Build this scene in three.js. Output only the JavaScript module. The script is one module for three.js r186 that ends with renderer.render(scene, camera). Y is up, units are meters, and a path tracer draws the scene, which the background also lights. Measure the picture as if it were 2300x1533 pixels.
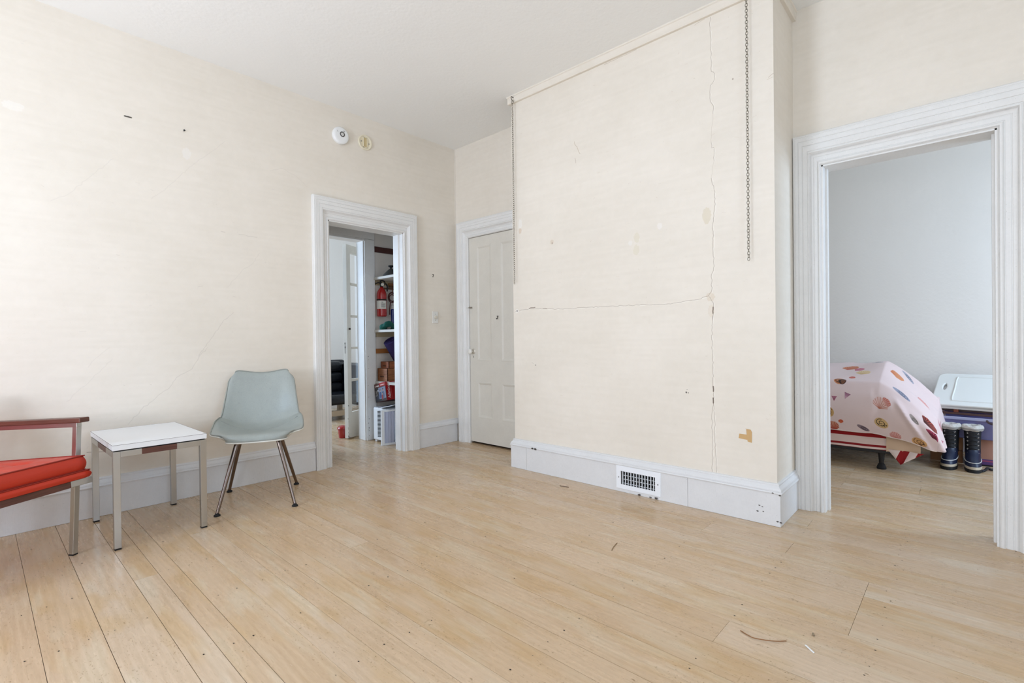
import * as THREE from 'three';
import { RoundedBoxGeometry } from 'three/addons/geometries/RoundedBoxGeometry.js';
import { mergeGeometries, mergeVertices, toCreasedNormals } from 'three/addons/utils/BufferGeometryUtils.js';
import { RectAreaLightUniformsLib } from 'three/addons/lights/RectAreaLightUniformsLib.js';

// ---------------------------------------------------------------- camera, sky, window light, exposure
const scene = new THREE.Scene();
const camera = new THREE.PerspectiveCamera(2 * Math.atan(766.5 / 1110.75) * 180 / Math.PI, 2300 / 1533, 0.05, 60);
camera.position.set(0, 1.05, 0);
camera.rotation.order = 'YXZ';
camera.rotation.set(-0.00613, 0.74381, -0.01212);
scene.background = new THREE.Color(0.62, 0.8, 1.0);
scene.backgroundIntensity = 2.2;
const renderer = new THREE.WebGLRenderer({ antialias: true });
renderer.toneMapping = THREE.LinearToneMapping;
renderer.toneMappingExposure = 0.98;
renderer.shadowMap.enabled = true;
RectAreaLightUniformsLib.init();
// daylight through each window: a sky-coloured panel in the opening, turned down a little as the sky stands above the sill
function skyLight(name, x, y, z, tx, ty, tz, w, h, power, color = 0xe9f2ff) {
  const l = new THREE.RectAreaLight(color, power, w, h);
  l.name = name; l.position.set(x, y, z); scene.add(l); l.lookAt(tx, ty, tz);
  return l;
}
const SKY = 0xc4dfff, CEILING_FILL = 0xeaf0ff;
skyLight('window_light_1', -2.3, 1.75, 1.93, -2.3, 1.1, 0, 1.1, 1.5, 8.5, SKY);
skyLight('window_light_2', 0.25, 1.75, 1.93, 0.05, 1.1, 0, 1.1, 1.5, 3.2, SKY);
skyLight('window_light_3', 1.78, 1.75, -0.9, 0, 1.1, -0.9, 1.1, 1.5, 6, SKY);
// added panels aimed up to brighten the ceiling, standing in for ground bounce
skyLight('added_ceiling_fill_1', -2.3, 1.0, 1.96, -2.3, 3.0, 0, 1.1, 0.5, 38, CEILING_FILL);
skyLight('added_ceiling_fill_2', 0.25, 1.0, 1.96, 0.05, 3.0, 0, 1.1, 0.5, 18, CEILING_FILL);
skyLight('window_light_4', 2.13, 1.55, -4.7, 0, 0.9, -5.0, 1.0, 1.5, 16, SKY);
skyLight('window_light_5', -6.4, 1.5, -0.77, -6.3, 0.9, -3, 1.1, 1.6, 18, SKY);

// ---------------------------------------------------------------- measures of the room (metres; the camera stands over the origin)
const XL = -3.907, ZB = -3.40, ZC = -2.99, XC1 = -2.729, XC2 = -0.775, H = 3.013, XR = 1.75, ZF = 1.9, WT = 0.14;

// ---------------------------------------------------------------- helpers
let seed = 7;
const rnd = () => { seed = (Math.imul(seed, 1664525) + 1013904223) >>> 0; return seed / 4294967296; };
const rr = (a, b) => a + (b - a) * rnd();
function hash(i, j, s) { let h = (i * 374761393 + j * 668265263 + s * 1442695041) | 0; h = Math.imul(h ^ (h >>> 13), 1274126177); h = Math.imul(h ^ (h >>> 15), 2246822519); return ((h ^ (h >>> 16)) >>> 0) / 4294967296; }
function pn(x, y, px, py, s) {
  const xi = Math.floor(x), yi = Math.floor(y), fx = x - xi, fy = y - yi, u = fx * fx * (3 - 2 * fx), v = fy * fy * (3 - 2 * fy);
  const x0 = ((xi % px) + px) % px, x1 = (x0 + 1) % px, y0 = ((yi % py) + py) % py, y1 = (y0 + 1) % py;
  const a = hash(x0, y0, s), b = hash(x1, y0, s), c = hash(x0, y1, s), d = hash(x1, y1, s);
  return a + (b - a) * u + (c - a) * v + (a - b - c + d) * u * v;
}
const fbm = (x, y, px, py, s) => 0.55 * pn(x, y, px, py, s) + 0.3 * pn(2 * x, 2 * y, 2 * px, 2 * py, s + 1) + 0.15 * pn(4 * x, 4 * y, 4 * px, 4 * py, s + 2);
const sm = (a, b, x) => { const t = Math.min(1, Math.max(0, (x - a) / (b - a))); return t * t * (3 - 2 * t); };
const mix = (a, b, t) => a + (b - a) * t;
function dataTex(w, h, fn, srgb = true, rx = 1, ry = 1) {
  const d = new Uint8Array(w * h * 4);
  for (let j = 0; j < h; j++) for (let i = 0; i < w; i++) {
    const c = fn(i / w, j / h), k = (j * w + i) * 4;
    for (let q = 0; q < 3; q++) d[k + q] = Math.max(0, Math.min(255, Array.isArray(c) ? c[q] : c));
    d[k + 3] = 255;
  }
  const t = new THREE.DataTexture(d, w, h, THREE.RGBAFormat);
  t.wrapS = t.wrapT = THREE.RepeatWrapping; t.magFilter = THREE.LinearFilter; t.minFilter = THREE.LinearFilter;
  if (srgb) t.colorSpace = THREE.SRGBColorSpace;
  t.repeat.set(rx, ry); t.needsUpdate = true;
  return t;
}
function canvasTex(w, h, draw, wrap = false) {
  const c = document.createElement('canvas'); c.width = w; c.height = h;
  draw(c.getContext('2d'), w, h);
  const t = new THREE.CanvasTexture(c); t.colorSpace = THREE.SRGBColorSpace; t.magFilter = THREE.LinearFilter;
  if (wrap) t.wrapS = t.wrapT = THREE.RepeatWrapping;
  return t;
}
const M = (color, roughness, o = {}) => new THREE.MeshPhysicalMaterial({ color, roughness, ...o });
const flatten = (g) => { const n = g.index ? g.toNonIndexed() : g; if (!n.attributes.normal) n.computeVertexNormals(); for (const k of Object.keys(n.attributes)) if (!['position', 'normal', 'uv'].includes(k)) n.deleteAttribute(k); if (!n.attributes.uv) boxUV(n); return n; };
function boxUV(g, ax = null) {          // uv in metres, on the plane that each face looks along
  const p = g.attributes.position, n = g.attributes.normal, uv = new Float32Array(p.count * 2);
  for (let i = 0; i < p.count; i++) {
    const a = Math.abs(n.getX(i)), b = Math.abs(n.getY(i)), c = Math.abs(n.getZ(i)), x = p.getX(i), y = p.getY(i), z = p.getZ(i);
    const [u, v] = a > b && a > c ? [z, y] : b > c ? [x, z] : [x, y];
    uv[2 * i] = u; uv[2 * i + 1] = v;
  }
  g.setAttribute('uv', new THREE.BufferAttribute(uv, 2));
  return g;
}
const join = (...gs) => { const f = gs.flat().map(flatten); return f.length === 1 ? f[0] : mergeGeometries(f); };
function box(x0, x1, y0, y1, z0, z1, r = 0) {   // a box by its extents, edges rounded by r
  const w = Math.abs(x1 - x0), h = Math.abs(y1 - y0), d = Math.abs(z1 - z0);
  let g = r > 0 ? new RoundedBoxGeometry(w, h, d, 2, Math.min(r, w / 2.01, h / 2.01, d / 2.01)) : new THREE.BoxGeometry(w, h, d);
  g = flatten(g); g.translate((x0 + x1) / 2, (y0 + y1) / 2, (z0 + z1) / 2);
  return boxUV(g);
}
const V = (x, y, z) => new THREE.Vector3(x, y, z);
function tube(pts, r, rs = 8, ts = 0, closed = false) {
  const c = new THREE.CatmullRomCurve3(pts.map((p) => (Array.isArray(p) ? V(...p) : p)), closed, 'catmullrom', 0.5);
  return flatten(new THREE.TubeGeometry(c, ts || pts.length * 6, r, rs, closed));
}
function rod(a, b, r0, r1 = r0, n = 12) {       // a tapered round bar from a to b
  const A = V(...a), B = V(...b), d = B.clone().sub(A), g = new THREE.CylinderGeometry(r1, r0, d.length(), n);
  g.applyQuaternion(new THREE.Quaternion().setFromUnitVectors(V(0, 1, 0), d.clone().normalize()));
  g.translate((A.x + B.x) / 2, (A.y + B.y) / 2, (A.z + B.z) / 2);
  return flatten(g);
}
const lathe = (pts, n = 32) => flatten(new THREE.LatheGeometry(pts.map(([r, y]) => new THREE.Vector2(r, y)), n));
function quads(rows, closedU = false, crease = 0.6) {  // rows of points joined into a surface
  const pos = [], uv = [];
  for (let i = 0; i + 1 < rows.length; i++) {
    const A = rows[i], B = rows[i + 1], m = closedU ? A.length : A.length - 1;
    for (let j = 0; j < m; j++) {
      const k = (j + 1) % A.length;
      for (const q of [A[j], A[k], B[k], A[j], B[k], B[j]]) pos.push(...q.slice(0, 3));
      for (const [a, b] of [[i, j], [i, j + 1], [i + 1, j + 1], [i, j], [i + 1, j + 1], [i + 1, j]]) uv.push(b / m, a / (rows.length - 1));
    }
  }
  let g = new THREE.BufferGeometry();
  g.setAttribute('position', new THREE.Float32BufferAttribute(pos, 3));
  if (crease) { g = toCreasedNormals(g, crease); }
  else { g.computeVertexNormals(); }
  g.setAttribute('uv', new THREE.Float32BufferAttribute(uv, 2));
  return g;
}
function smooth(rows, closedU = false) {        // the same with smooth normals everywhere
  const n = rows[0].length, pos = [], uv = [], idx = [];
  rows.forEach((r, i) => r.forEach((p, j) => { pos.push(...p.slice(0, 3)); uv.push(p.length > 3 ? p[3] : j / (n - 1), p.length > 4 ? p[4] : i / (rows.length - 1)); }));
  for (let i = 0; i + 1 < rows.length; i++) for (let j = 0; j < (closedU ? n : n - 1); j++) {
    const a = i * n + j, b = i * n + (j + 1) % n, c = a + n, d = b + n;
    idx.push(a, b, d, a, d, c);
  }
  const g = new THREE.BufferGeometry();
  g.setAttribute('position', new THREE.Float32BufferAttribute(pos, 3)); g.setAttribute('uv', new THREE.Float32BufferAttribute(uv, 2));
  g.setIndex(idx); g.computeVertexNormals();
  return flatten(g);
}
const used = new Map();
const numbered = (n) => { const k = used.get(n) ?? 0; used.set(n, k + 1); return k ? `${n}_${String(k).padStart(3, '0')}` : n; };
function mesh(name, geo, material, parent) {
  const m = new THREE.Mesh(Array.isArray(geo) ? join(geo) : geo, material);
  m.name = parent === scene ? numbered(name) : name; m.castShadow = m.receiveShadow = true; parent.add(m);
  return m;
}
function thing(name, label, category, [x, y, z] = [0, 0, 0], turn = 0, group) {
  const g = new THREE.Group(); g.name = numbered(name); g.position.set(x, y, z); g.rotation.y = turn;
  g.userData = { label, category }; if (group) g.userData.group = group;
  scene.add(g); return g;
}
function struct(name) { const g = new THREE.Group(); g.name = numbered(name); g.userData.kind = 'structure'; scene.add(g); return g; }
function structMesh(name, geo, material) { const m = mesh(name, geo, material, scene); m.userData.kind = 'structure'; return m; }
function tagged(name, geo, material, label, category, group) { const m = mesh(name, geo, material, scene); m.userData = { label, category }; if (group) m.userData.group = group; return m; }
// a plate cut from an outline (with holes), given thickness along its normal: points are (a, y); put() turns (a, y, depth) into the world
function plate(outline, holes, depth, put) {
  const s = new THREE.Shape(outline.map(([a, y]) => new THREE.Vector2(a, y)));
  for (const h of holes) s.holes.push(new THREE.Path(h.map(([a, y]) => new THREE.Vector2(a, y))));
  const g = flatten(new THREE.ExtrudeGeometry(s, { depth, bevelEnabled: false })), p = g.attributes.position;
  for (let i = 0; i < p.count; i++) p.setXYZ(i, ...put(p.getX(i), p.getY(i), p.getZ(i)));
  g.computeVertexNormals();
  return boxUV(g);
}
const rect = (a0, a1, y0, y1) => [[a0, y0], [a1, y0], [a1, y1], [a0, y1]];
// a moulding swept along a plan line: prof is (out, y); side +1 puts it to the left of the direction of travel
function sweepPlan(poly, prof, side = 1) {
  const n = poly.length, dirs = [];
  for (let i = 0; i + 1 < n; i++) { const dx = poly[i + 1][0] - poly[i][0], dz = poly[i + 1][1] - poly[i][1], l = Math.hypot(dx, dz); dirs.push([side * dz / l, -side * dx / l]); }
  const rows = poly.map(([x, z], i) => {
    const a = dirs[Math.max(0, i - 1)], b = dirs[Math.min(n - 2, i)], k = 1 + a[0] * b[0] + a[1] * b[1], m = [(a[0] + b[0]) / k, (a[1] + b[1]) / k];
    return prof.map(([o, y]) => [x + m[0] * o, y, z + m[1] * o]);
  });
  return boxUV(quads(rows, false, 0.5));
}

// ---------------------------------------------------------------- textures and shared materials
const CREAM = [234, 224, 209];
const plaster = dataTex(1024, 1024, (x, y) => {
  const n = fbm(x * 5, y * 5, 5, 5, 3) - 0.5, f = fbm(x * 60, y * 60, 60, 60, 9) - 0.5, s = pn(x * 14, y * 120, 14, 120, 12) - 0.5;
  const k = 8 * n + 4 * f + 3 * s;
  return [CREAM[0] + k, CREAM[1] + k * 1.05, CREAM[2] + k * 1.2];
}, true, 0.5, 0.5);
const plasterBump = dataTex(1024, 1024, (x, y) => 128 + 150 * (fbm(x * 9, y * 9, 9, 9, 31) - 0.5) + 60 * (fbm(x * 110, y * 110, 110, 110, 33) - 0.5), false, 0.5, 0.5);
const wallMat = M(0xffffff, 0.62, { map: plaster, bumpMap: plasterBump, bumpScale: 0.004 });
const ceilingMat = M(0xf6f4ef, 0.75, { bumpMap: plasterBump, bumpScale: 0.004 });
const bedroomWall = M(0xebe3d9, 0.65, { bumpMap: plasterBump, bumpScale: 0.004 });
const hallWall = bedroomWall;
const nicheWall = bedroomWall;

// a wall face painted cream, with its own cracks, patches and marks; X(a) and Y(y) turn metres into pixels
function wallFace(w, h, a0, a1, draw) {
  const base = document.createElement('canvas'); base.width = w; base.height = h;
  const c = base.getContext('2d'), img = c.createImageData(w, h), W = a1 - a0;
  for (let j = 0; j < h; j++) for (let i = 0; i < w; i++) {
    const x = i / w * W, y = j / h * H;
    const n = fbm(x * 2.5, y * 2.5, 4096, 4096, 41) - 0.5, f = fbm(x * 30, y * 30, 4096, 4096, 43) - 0.5, s = pn(x * 6, y * 60, 4096, 4096, 45) - 0.5, sp = pn(x * 170, y * 170, 4096, 4096, 47);
    const k = 9 * n + 4 * f + 3 * s - (sp > 0.965 ? 9 * (sp - 0.965) / 0.035 : 0), q = (j * w + i) * 4;
    img.data[q] = CREAM[0] + k; img.data[q + 1] = CREAM[1] + k * 1.05; img.data[q + 2] = CREAM[2] + k * 1.2; img.data[q + 3] = 255;
  }
  c.putImageData(img, 0, 0);
  const X = (a) => (a - a0) / W * w, Y = (y) => (1 - y / H) * h, S = w / Math.abs(W);
  const line = (pts, width, style, jit = 0.004) => {       // a crack: a broken, trembling line
    c.strokeStyle = style; c.lineWidth = width; c.lineCap = 'round'; c.beginPath();
    pts.forEach(([a, y], i) => {
      if (!i) return c.moveTo(X(a), Y(y));
      const [b, z] = pts[i - 1], m = Math.max(2, Math.ceil(Math.hypot(a - b, y - z) / 0.018));
      for (let k = 1; k <= m; k++) { const t = k / m, e = k < m ? jit : 0; c.lineTo(X(mix(b, a, t) + rr(-e, e)), Y(mix(z, y, t) + rr(-e, e))); }
    });
    c.stroke();
  };
  const blot = (a, y, ra, ry, style, n = 26) => {            // a patch with a ragged outline
    c.fillStyle = style;
    for (let q = 0; q < 1; q++) { c.beginPath(); for (let k = 0; k < n; k++) { const t = k / n * Math.PI * 2, r = rr(0.72, 1); c.lineTo(X(a) + Math.cos(t) * ra * S * r, Y(y) + Math.sin(t) * ry * S * r); } c.fill(); }
  };
  draw({ line, blot });
  const t = new THREE.CanvasTexture(base); t.colorSpace = THREE.SRGBColorSpace; t.magFilter = THREE.LinearFilter;
  return M(0xffffff, 0.62, { map: t });
}
const chimneyFace = wallFace(1340, 2048, XC1, XC2, ({ line, blot }) => {
  const dk = 'rgba(132,110,88,0.6)', md = 'rgba(160,138,114,0.45)', lt = 'rgba(255,250,240,0.5)';
  const v1 = [[-1.114, 2.946], [-1.12, 2.902], [-1.114, 2.827], [-1.112, 2.623], [-1.1, 2.616], [-1.093, 2.588], [-1.101, 2.558], [-1.119, 2.542], [-1.12, 2.454], [-1.102, 2.415], [-1.105, 2.372]];
  const v2 = [[-1.117, 2.203], [-1.114, 2.171], [-1.1, 2.164], [-1.101, 2.092]];
  const v3 = [[-1.119, 1.993], [-1.103, 1.923], [-1.097, 1.833], [-1.105, 1.765], [-1.115, 1.705], [-1.109, 1.648], [-1.113, 1.573], [-1.109, 1.482], [-1.111, 1.441], [-1.123, 1.418], [-1.122, 1.324], [-1.14, 1.291], [-1.113, 1.247], [-1.116, 1.213], [-1.119, 1.143]];
  const v4 = [[-1.115, 1.186], [-1.124, 1.083], [-1.12, 0.843], [-1.119, 0.731], [-1.118, 0.651], [-1.128, 0.586], [-1.126, 0.41], [-1.129, 0.236]];
  const v5 = [[-1.118, 0.651], [-1.113, 0.555], [-1.112, 0.435], [-1.105, 0.317], [-1.106, 0.2]];
  const hz = [[-2.719, 1.264], [-2.63, 1.278], [-2.52, 1.287], [-2.38, 1.274], [-2.203, 1.267], [-1.9, 1.266], [-1.628, 1.263], [-1.463, 1.258], [-1.346, 1.261], [-1.227, 1.272], [-1.14, 1.291]];
  for (const [v, w] of [[v1, 1.4], [v2, 1.3], [v3, 1.6], [v4, 1.5], [v5, 1.3], [hz, 1.5]]) { line(v.map(([a, y]) => [a + 0.004, y - 0.002]), 2.2, lt); line(v, w, dk, 0.0035); }
  line([[-1.105, 2.372], [-1.117, 2.203]], 0.9, md); line([[-1.101, 2.092], [-1.119, 1.993]], 0.8, md);
  for (const d of [[[-1.119, 0.748], [-1.118, 0.719]], [[-1.12, 0.679], [-1.119, 0.649]], [[-1.115, 1.222], [-1.116, 1.186]]]) line(d, 4.5, 'rgba(92,76,60,0.85)', 0.002);
  line([[-2.56, 1.286], [-2.5, 1.292]], 4, 'rgba(110,92,74,0.7)', 0.004); line([[-2.42, 1.279], [-2.38, 1.276]], 3, 'rgba(110,92,74,0.5)', 0.004);
  blot(-1.148, 1.773, 0.03, 0.055, 'rgba(206,188,152,0.30)'); blot(-1.613, 1.71, 0.024, 0.04, 'rgba(214,200,168,0.26)'); blot(-1.618, 1.628, 0.027, 0.04, 'rgba(214,200,168,0.26)');
  blot(-1.13, 1.285, 0.03, 0.03, 'rgba(196,168,130,0.22)'); blot(-1.128, 1.2, 0.022, 0.04, 'rgba(206,180,146,0.15)');
  blot(-2.324, 1.78, 0.018, 0.02, 'rgba(190,160,124,0.25)'); blot(-2.323, 1.772, 0.005, 0.008, 'rgba(110,90,70,0.5)');
  blot(-2.645, 1.97, 0.022, 0.045, 'rgba(248,246,244,0.35)'); blot(-2.647, 1.915, 0.018, 0.025, 'rgba(206,176,146,0.4)'); blot(-2.69, 1.272, 0.022, 0.018, 'rgba(248,244,240,0.45)'); blot(-2.69, 1.273, 0.006, 0.006, 'rgba(50,40,34,0.9)');
  blot(-1.45, 1.76, 0.02, 0.024, 'rgba(248,244,242,0.35)'); blot(-1.66, 1.68, 0.018, 0.02, 'rgba(248,244,242,0.25)');
  line([[-2.107, 2.483], [-2.085, 2.44], [-2.058, 2.382]], 2.4, 'rgba(170,146,116,0.55)', 0.006); line([[-2.103, 2.36], [-2.097, 2.325]], 1.8, 'rgba(150,124,98,0.6)');
  blot(-1.285, 0.702, 0.006, 0.006, 'rgba(70,60,54,0.8)'); blot(-1.272, 0.7, 0.004, 0.004, 'rgba(90,80,70,0.7)'); blot(-1.28, 0.72, 0.003, 0.003, 'rgba(90,80,70,0.6)');
  blot(-2.502, 0.838, 0.007, 0.006, 'rgba(120,108,98,0.6)'); line([[-2.54, 0.86], [-2.52, 0.85]], 1.5, 'rgba(150,136,124,0.5)');
  blot(-0.99, 2.535, 0.005, 0.006, 'rgba(140,120,104,0.6)'); line([[-0.80, 2.475], [-0.776, 2.488]], 1.6, 'rgba(160,134,108,0.6)'); line([[-0.81, 2.465], [-0.778, 2.47]], 1.2, 'rgba(160,134,108,0.4)');
  line([[-1.21, 2.94], [-1.15, 2.95]], 1.6, md); line([[-1.85, 2.945], [-1.6, 2.95]], 1.5, 'rgba(150,126,102,0.5)', 0.002);
  for (let k = 0; k < 190; k++) { const a = rr(-2.7, -0.8), y = rr(0.3, 2.9), l = rr(0.006, 0.03); line([[a, y], [a + rr(-1, 1) * l, y + rr(-0.4, 0.4) * l]], rr(0.6, 1.3), `rgba(${150 + 30 * rnd() | 0},${130 + 20 * rnd() | 0},110,${rr(0.1, 0.35)})`, 0.001); }
});
const leftFace = wallFace(2048, 1164, -3.4, 1.9, ({ line, blot }) => {
  const fa = 'rgba(200,190,178,0.45)', md = 'rgba(186,174,162,0.5)';
  const cracks = [
    [[-0.309, 1.88], [-0.378, 1.925], [-0.465, 2.032], [-0.6, 2.198]], [[-0.794, 1.987], [-0.921, 2.129], [-1.024, 2.259], [-1.132, 2.372], [-1.233, 2.486]],
    [[-1.459, 1.714], [-1.409, 1.63], [-1.336, 1.572], [-1.23, 1.437]], [[-1.273, 1.263], [-1.215, 1.211], [-1.147, 1.112], [-1.048, 0.955]],
    [[-1.104, 1.013], [-1.051, 0.955], [-1.007, 0.868], [-0.915, 0.816], [-0.882, 0.761], [-0.802, 0.693], [-0.726, 0.627], [-0.651, 0.536]],
    [[-0.566, 1.024], [-0.504, 0.965], [-0.463, 0.906]], [[-0.579, 0.953], [-0.462, 0.812], [-0.364, 0.71]], [[-1.544, 2.349], [-1.636, 2.391], [-1.744, 2.355], [-1.828, 2.291]],
  ];
  cracks.forEach((v, i) => line(v, i === 3 || i === 4 ? 1.0 : 0.8, i === 3 || i === 4 ? md : fa, 0.005));
  line([[-1.316, 1.834], [-1.442, 1.829]], 0.9, md); line([[-1.2, 1.837], [-1.225, 1.835]], 1.4, md); line([[-0.45, 0.395], [-0.54, 0.383]], 1, 'rgba(130,110,96,0.8)', 0.001);
  blot(-0.994, 2.335, 0.03, 0.045, 'rgba(246,243,238,0.3)'); blot(-0.162, 2.38, 0.05, 0.03, 'rgba(246,244,240,0.25)');
  for (let k = 0; k < 120; k++) { const a = rr(-3.3, 0.2), y = rr(0.3, 2.8), l = rr(0.006, 0.04); line([[a, y], [a + rr(-1, 1) * l, y + rr(-0.3, 0.3) * l]], rr(0.5, 1), `rgba(160,144,128,${rr(0.08, 0.3)})`, 0.001); }
});
// old glossy white paint, brushed, with a little grime
const paint = dataTex(1024, 1024, (x, y) => {
  const n = fbm(x * 8, y * 8, 8, 8, 61) - 0.5, s = pn(x * 90, y * 90, 90, 90, 63), f = pn(x * 260, y * 260, 260, 260, 66), k = 8 * n + 3 * (s - 0.5) - (s > 0.9 ? 60 * (s - 0.9) * 4 : 0) * (f > 0.55 ? 1 : 0);
  return [233 + k, 230 + k, 225 + k];
}, true, 1.4, 1.4);
const paintBump = dataTex(512, 512, (x, y) => 128 + 90 * (fbm(x * 12, y * 12, 12, 12, 71) - 0.5) + 50 * (pn(x * 90, y * 14, 90, 14, 73) - 0.5), false, 3, 3);
const trimMat = M(0xffffff, 0.42, { map: paint, bumpMap: paintBump, bumpScale: 0.0012 });
const baseMat = M(0xf7f8fb, 0.42, { map: paint, bumpMap: paintBump, bumpScale: 0.0014 });
const doorMat = M(0xf3efe6, 0.45, { map: paint, bumpMap: paintBump, bumpScale: 0.0012 });
const hallTrim = trimMat;
const chipMat = M(0x4a4038, 0.9);

// worn yellow softwood boards: amber and bleached patches, fine grain along the board, scratches and dark flecks
const wood = dataTex(2048, 1024, (x, y) => {
  const low = fbm(x * 7, y * 12, 7, 12, 101), amber = sm(0.45, 0.78, fbm(x * 9, y * 15, 9, 15, 105)), bleach = sm(0.5, 0.8, fbm(x * 8, y * 22, 8, 22, 109));
  const st = pn(x * 26, y * 260, 26, 260, 113) - 0.5, fi = pn(x * 150, y * 640, 150, 640, 117) - 0.5, wv = y * 46 + 2.4 * fbm(x * 5, y * 7, 5, 7, 119), ring = Math.sin(wv * 6.2832) * (0.4 + 0.6 * pn(x * 6, y * 9, 6, 9, 121));
  const fl = pn(x * 330, y * 420, 330, 420, 123), fm = fbm(x * 12, y * 14, 12, 14, 127), cr = pn(x * 210, y * 90, 210, 90, 131), c2 = pn(x * 40, y * 520, 40, 520, 137);
  let r = mix(208, 199, low), g = mix(185, 173, low), b = mix(162, 146, low);
  r = mix(r, 194, amber * 0.45); g = mix(g, 161, amber * 0.45); b = mix(b, 118, amber * 0.45);
  r = mix(r, 214, bleach * 0.4); g = mix(g, 204, bleach * 0.4); b = mix(b, 188, bleach * 0.4);
  r += 1; g -= 1; b -= 6; let k = 8 * st + 7 * fi + 3.5 * ring;
  k -= sm(0.86, 1, fl) * 62 * sm(0.42, 0.62, fm) + sm(0.9, 1, cr) * 22 * sm(0.5, 0.65, fm) + sm(0.9, 1, c2) * 20;
  return [r + k, g + k, b + k * 1.05];
}, true, 1 / 2.4, 1 / 1.2);
const woodRough = dataTex(1024, 512, (x, y) => 70 + 70 * (fbm(x * 8, y * 16, 8, 16, 141) - 0.5) + 36 * (pn(x * 40, y * 200, 40, 200, 143) - 0.5), false, 1 / 2.4, 1 / 1.2);
const boardMats = [0xffffff, 0xfbf7f0, 0xfdfaf5, 0xf8f2e8].map((c) => M(c, 1, { map: wood, roughnessMap: woodRough, specularIntensity: 0.9 }));
const backMats = boardMats;
const hallMats = boardMats;
const seamMat = M(0x3a2c20, 0.95);

const steel = M(0xb9b8b4, 0.32, { metalness: 1, bumpMap: paintBump, bumpScale: 0.0003 });
const chrome = M(0xc9c6c2, 0.14, { metalness: 1 });
const iron = M(0x6d675f, 0.45, { metalness: 0.85 });
const black = M(0x0d0c0c, 0.6), rubber = M(0x161414, 0.8);
const walnut = M(0xffffff, 0.4, { map: dataTex(512, 256, (x, y) => { const s = pn(x * 10, y * 120, 10, 120, 151), n = fbm(x * 4, y * 10, 4, 10, 153), k = 26 * (s - 0.5) + 18 * (n - 0.5); return [92 + k, 54 + k * 0.7, 42 + k * 0.6]; }, true, 2, 4) });
const glass = M(0xffffff, 0.03, { transmission: 1, thickness: 0, ior: 1.45 });
const whitePlastic = M(0xe9eaea, 0.45), screwMat = M(0x8b8a88, 0.4, { metalness: 0.8 });

// ---------------------------------------------------------------- floor: boards run along x, nailed at every joist
const floor = struct('floor');
mesh('subfloor', box(-7.35, 2.3, -0.16, -0.021, -6.1, 2.05), seamMat, floor);
const nails = [];
function board(x0, x1, z0, z1, mats, gap = 0.0008) {
  const len = x1 - x0 - 0.0012, g = new THREE.BoxGeometry(len, 0.02, z1 - z0 - gap), p = g.attributes.position, n = g.attributes.normal, uv = g.attributes.uv, ou = rr(0, 9), ov = rr(0, 9);
  g.translate((x0 + x1) / 2, -0.01 + rr(-0.0004, 0.0002), (z0 + z1) / 2);
  for (let i = 0; i < p.count; i++) uv.setXY(i, p.getX(i) + ou, (Math.abs(n.getZ(i)) > 0.5 ? p.getY(i) : p.getZ(i)) + ov);
  const m = mesh('plank', g, mats[Math.floor(rnd() * mats.length)], floor); m.castShadow = false;
}
function nailRow(x0, x1, z0, z1, spread) {
  for (let k = -8; k < 10; k++) {
    const x = -1.475 + 0.413 * k;
    if (x < x0 + 0.02 || x > x1 - 0.02 || rnd() < 0.12) continue;
    for (const f of spread) if (rnd() < 0.9) nails.push([x + rr(-0.012, 0.012), mix(z0, z1, f + rr(-0.06, 0.06)), rr(0.0016, 0.0034)]);
  }
}
// edges of the boards, with the wide black seams given as [z, gap]
const edges = [[1.95, 1], [1.78, 1], [1.61, 1], [1.45, 1], [1.28, 1], [1.12, 2], [0.95, 1], [0.79, 1], [0.62, 1], [0.52, 1], [0.36, 1], [0.19, 1], [0.02, 1], [-0.14, 2], [-0.302, 1.6], [-0.463, 3.2], [-0.554, 1.2], [-0.634, 3.6], [-0.78, 0.8], [-0.9, 0.5], [-0.995, 2.2], [-1.096, 1.6], [-1.272, 1], [-1.381, 3.2], [-1.546, 1.6], [-1.706, 3], [-1.871, 2], [-2.052, 1], [-2.239, 2], [-2.40, 0.8], [-2.552, 1.8], [-2.634, 1], [-2.785, 0.8], [-2.933, 1.8], [-3.07, 0.8], [-3.205, 2], [-3.33, 1], [-3.42, 1.2]];
for (let i = 0; i + 1 < edges.length; i++) {
  const [z1] = edges[i], [z0, gap] = edges[i + 1], cuts = [-3.925, XR];
  if (z0 < -1.9 && z1 > -2.5 && z1 < -1.9) cuts.push(-0.31);
  else if (rnd() < 0.5) cuts.push(-1.475 + 0.413 * Math.round(rr(-4, 5)));
  if (rnd() < 0.3) cuts.push(-1.475 + 0.413 * Math.round(rr(1, 7)));
  cuts.sort((a, b) => a - b);
  for (let k = 0; k + 1 < cuts.length; k++) if (cuts[k + 1] - cuts[k] > 0.3) {
    board(cuts[k], cuts[k + 1], z0, z1, boardMats, gap * 0.0008);
    nailRow(cuts[k], cuts[k + 1], z0, z1, z1 - z0 > 0.12 ? [0.22, 0.78] : [0.5]);
  } else if (k + 2 < cuts.length) { cuts.splice(k + 1, 1); k--; } else board(cuts[k], cuts[k + 1], z0, z1, boardMats, gap * 0.0008);
}
for (let z = -3.42, i = 0; z > -6.05; i++) {              // the narrower strips of the bedroom
  const w = rr(0.074, 0.088), c = -1.475 + 0.413 * Math.round(rr(0, 5)), gap = rr(0.6, 2.2) * 0.001;
  board(-2.75, c, z - w, z, backMats, gap); board(c, 2.2, z - w, z, backMats, gap); nailRow(-2.75, 2.2, z - w, z, [0.5]);
  z -= w;
}
for (let z = -0.7; z > -4.5;) { const w = rr(0.085, 0.11); board(-7.25, -4.70, z - w, z, hallMats, 0.0012); board(-4.70, -3.925, z - w, z, hallMats, 0.001); z -= w; }
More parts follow.
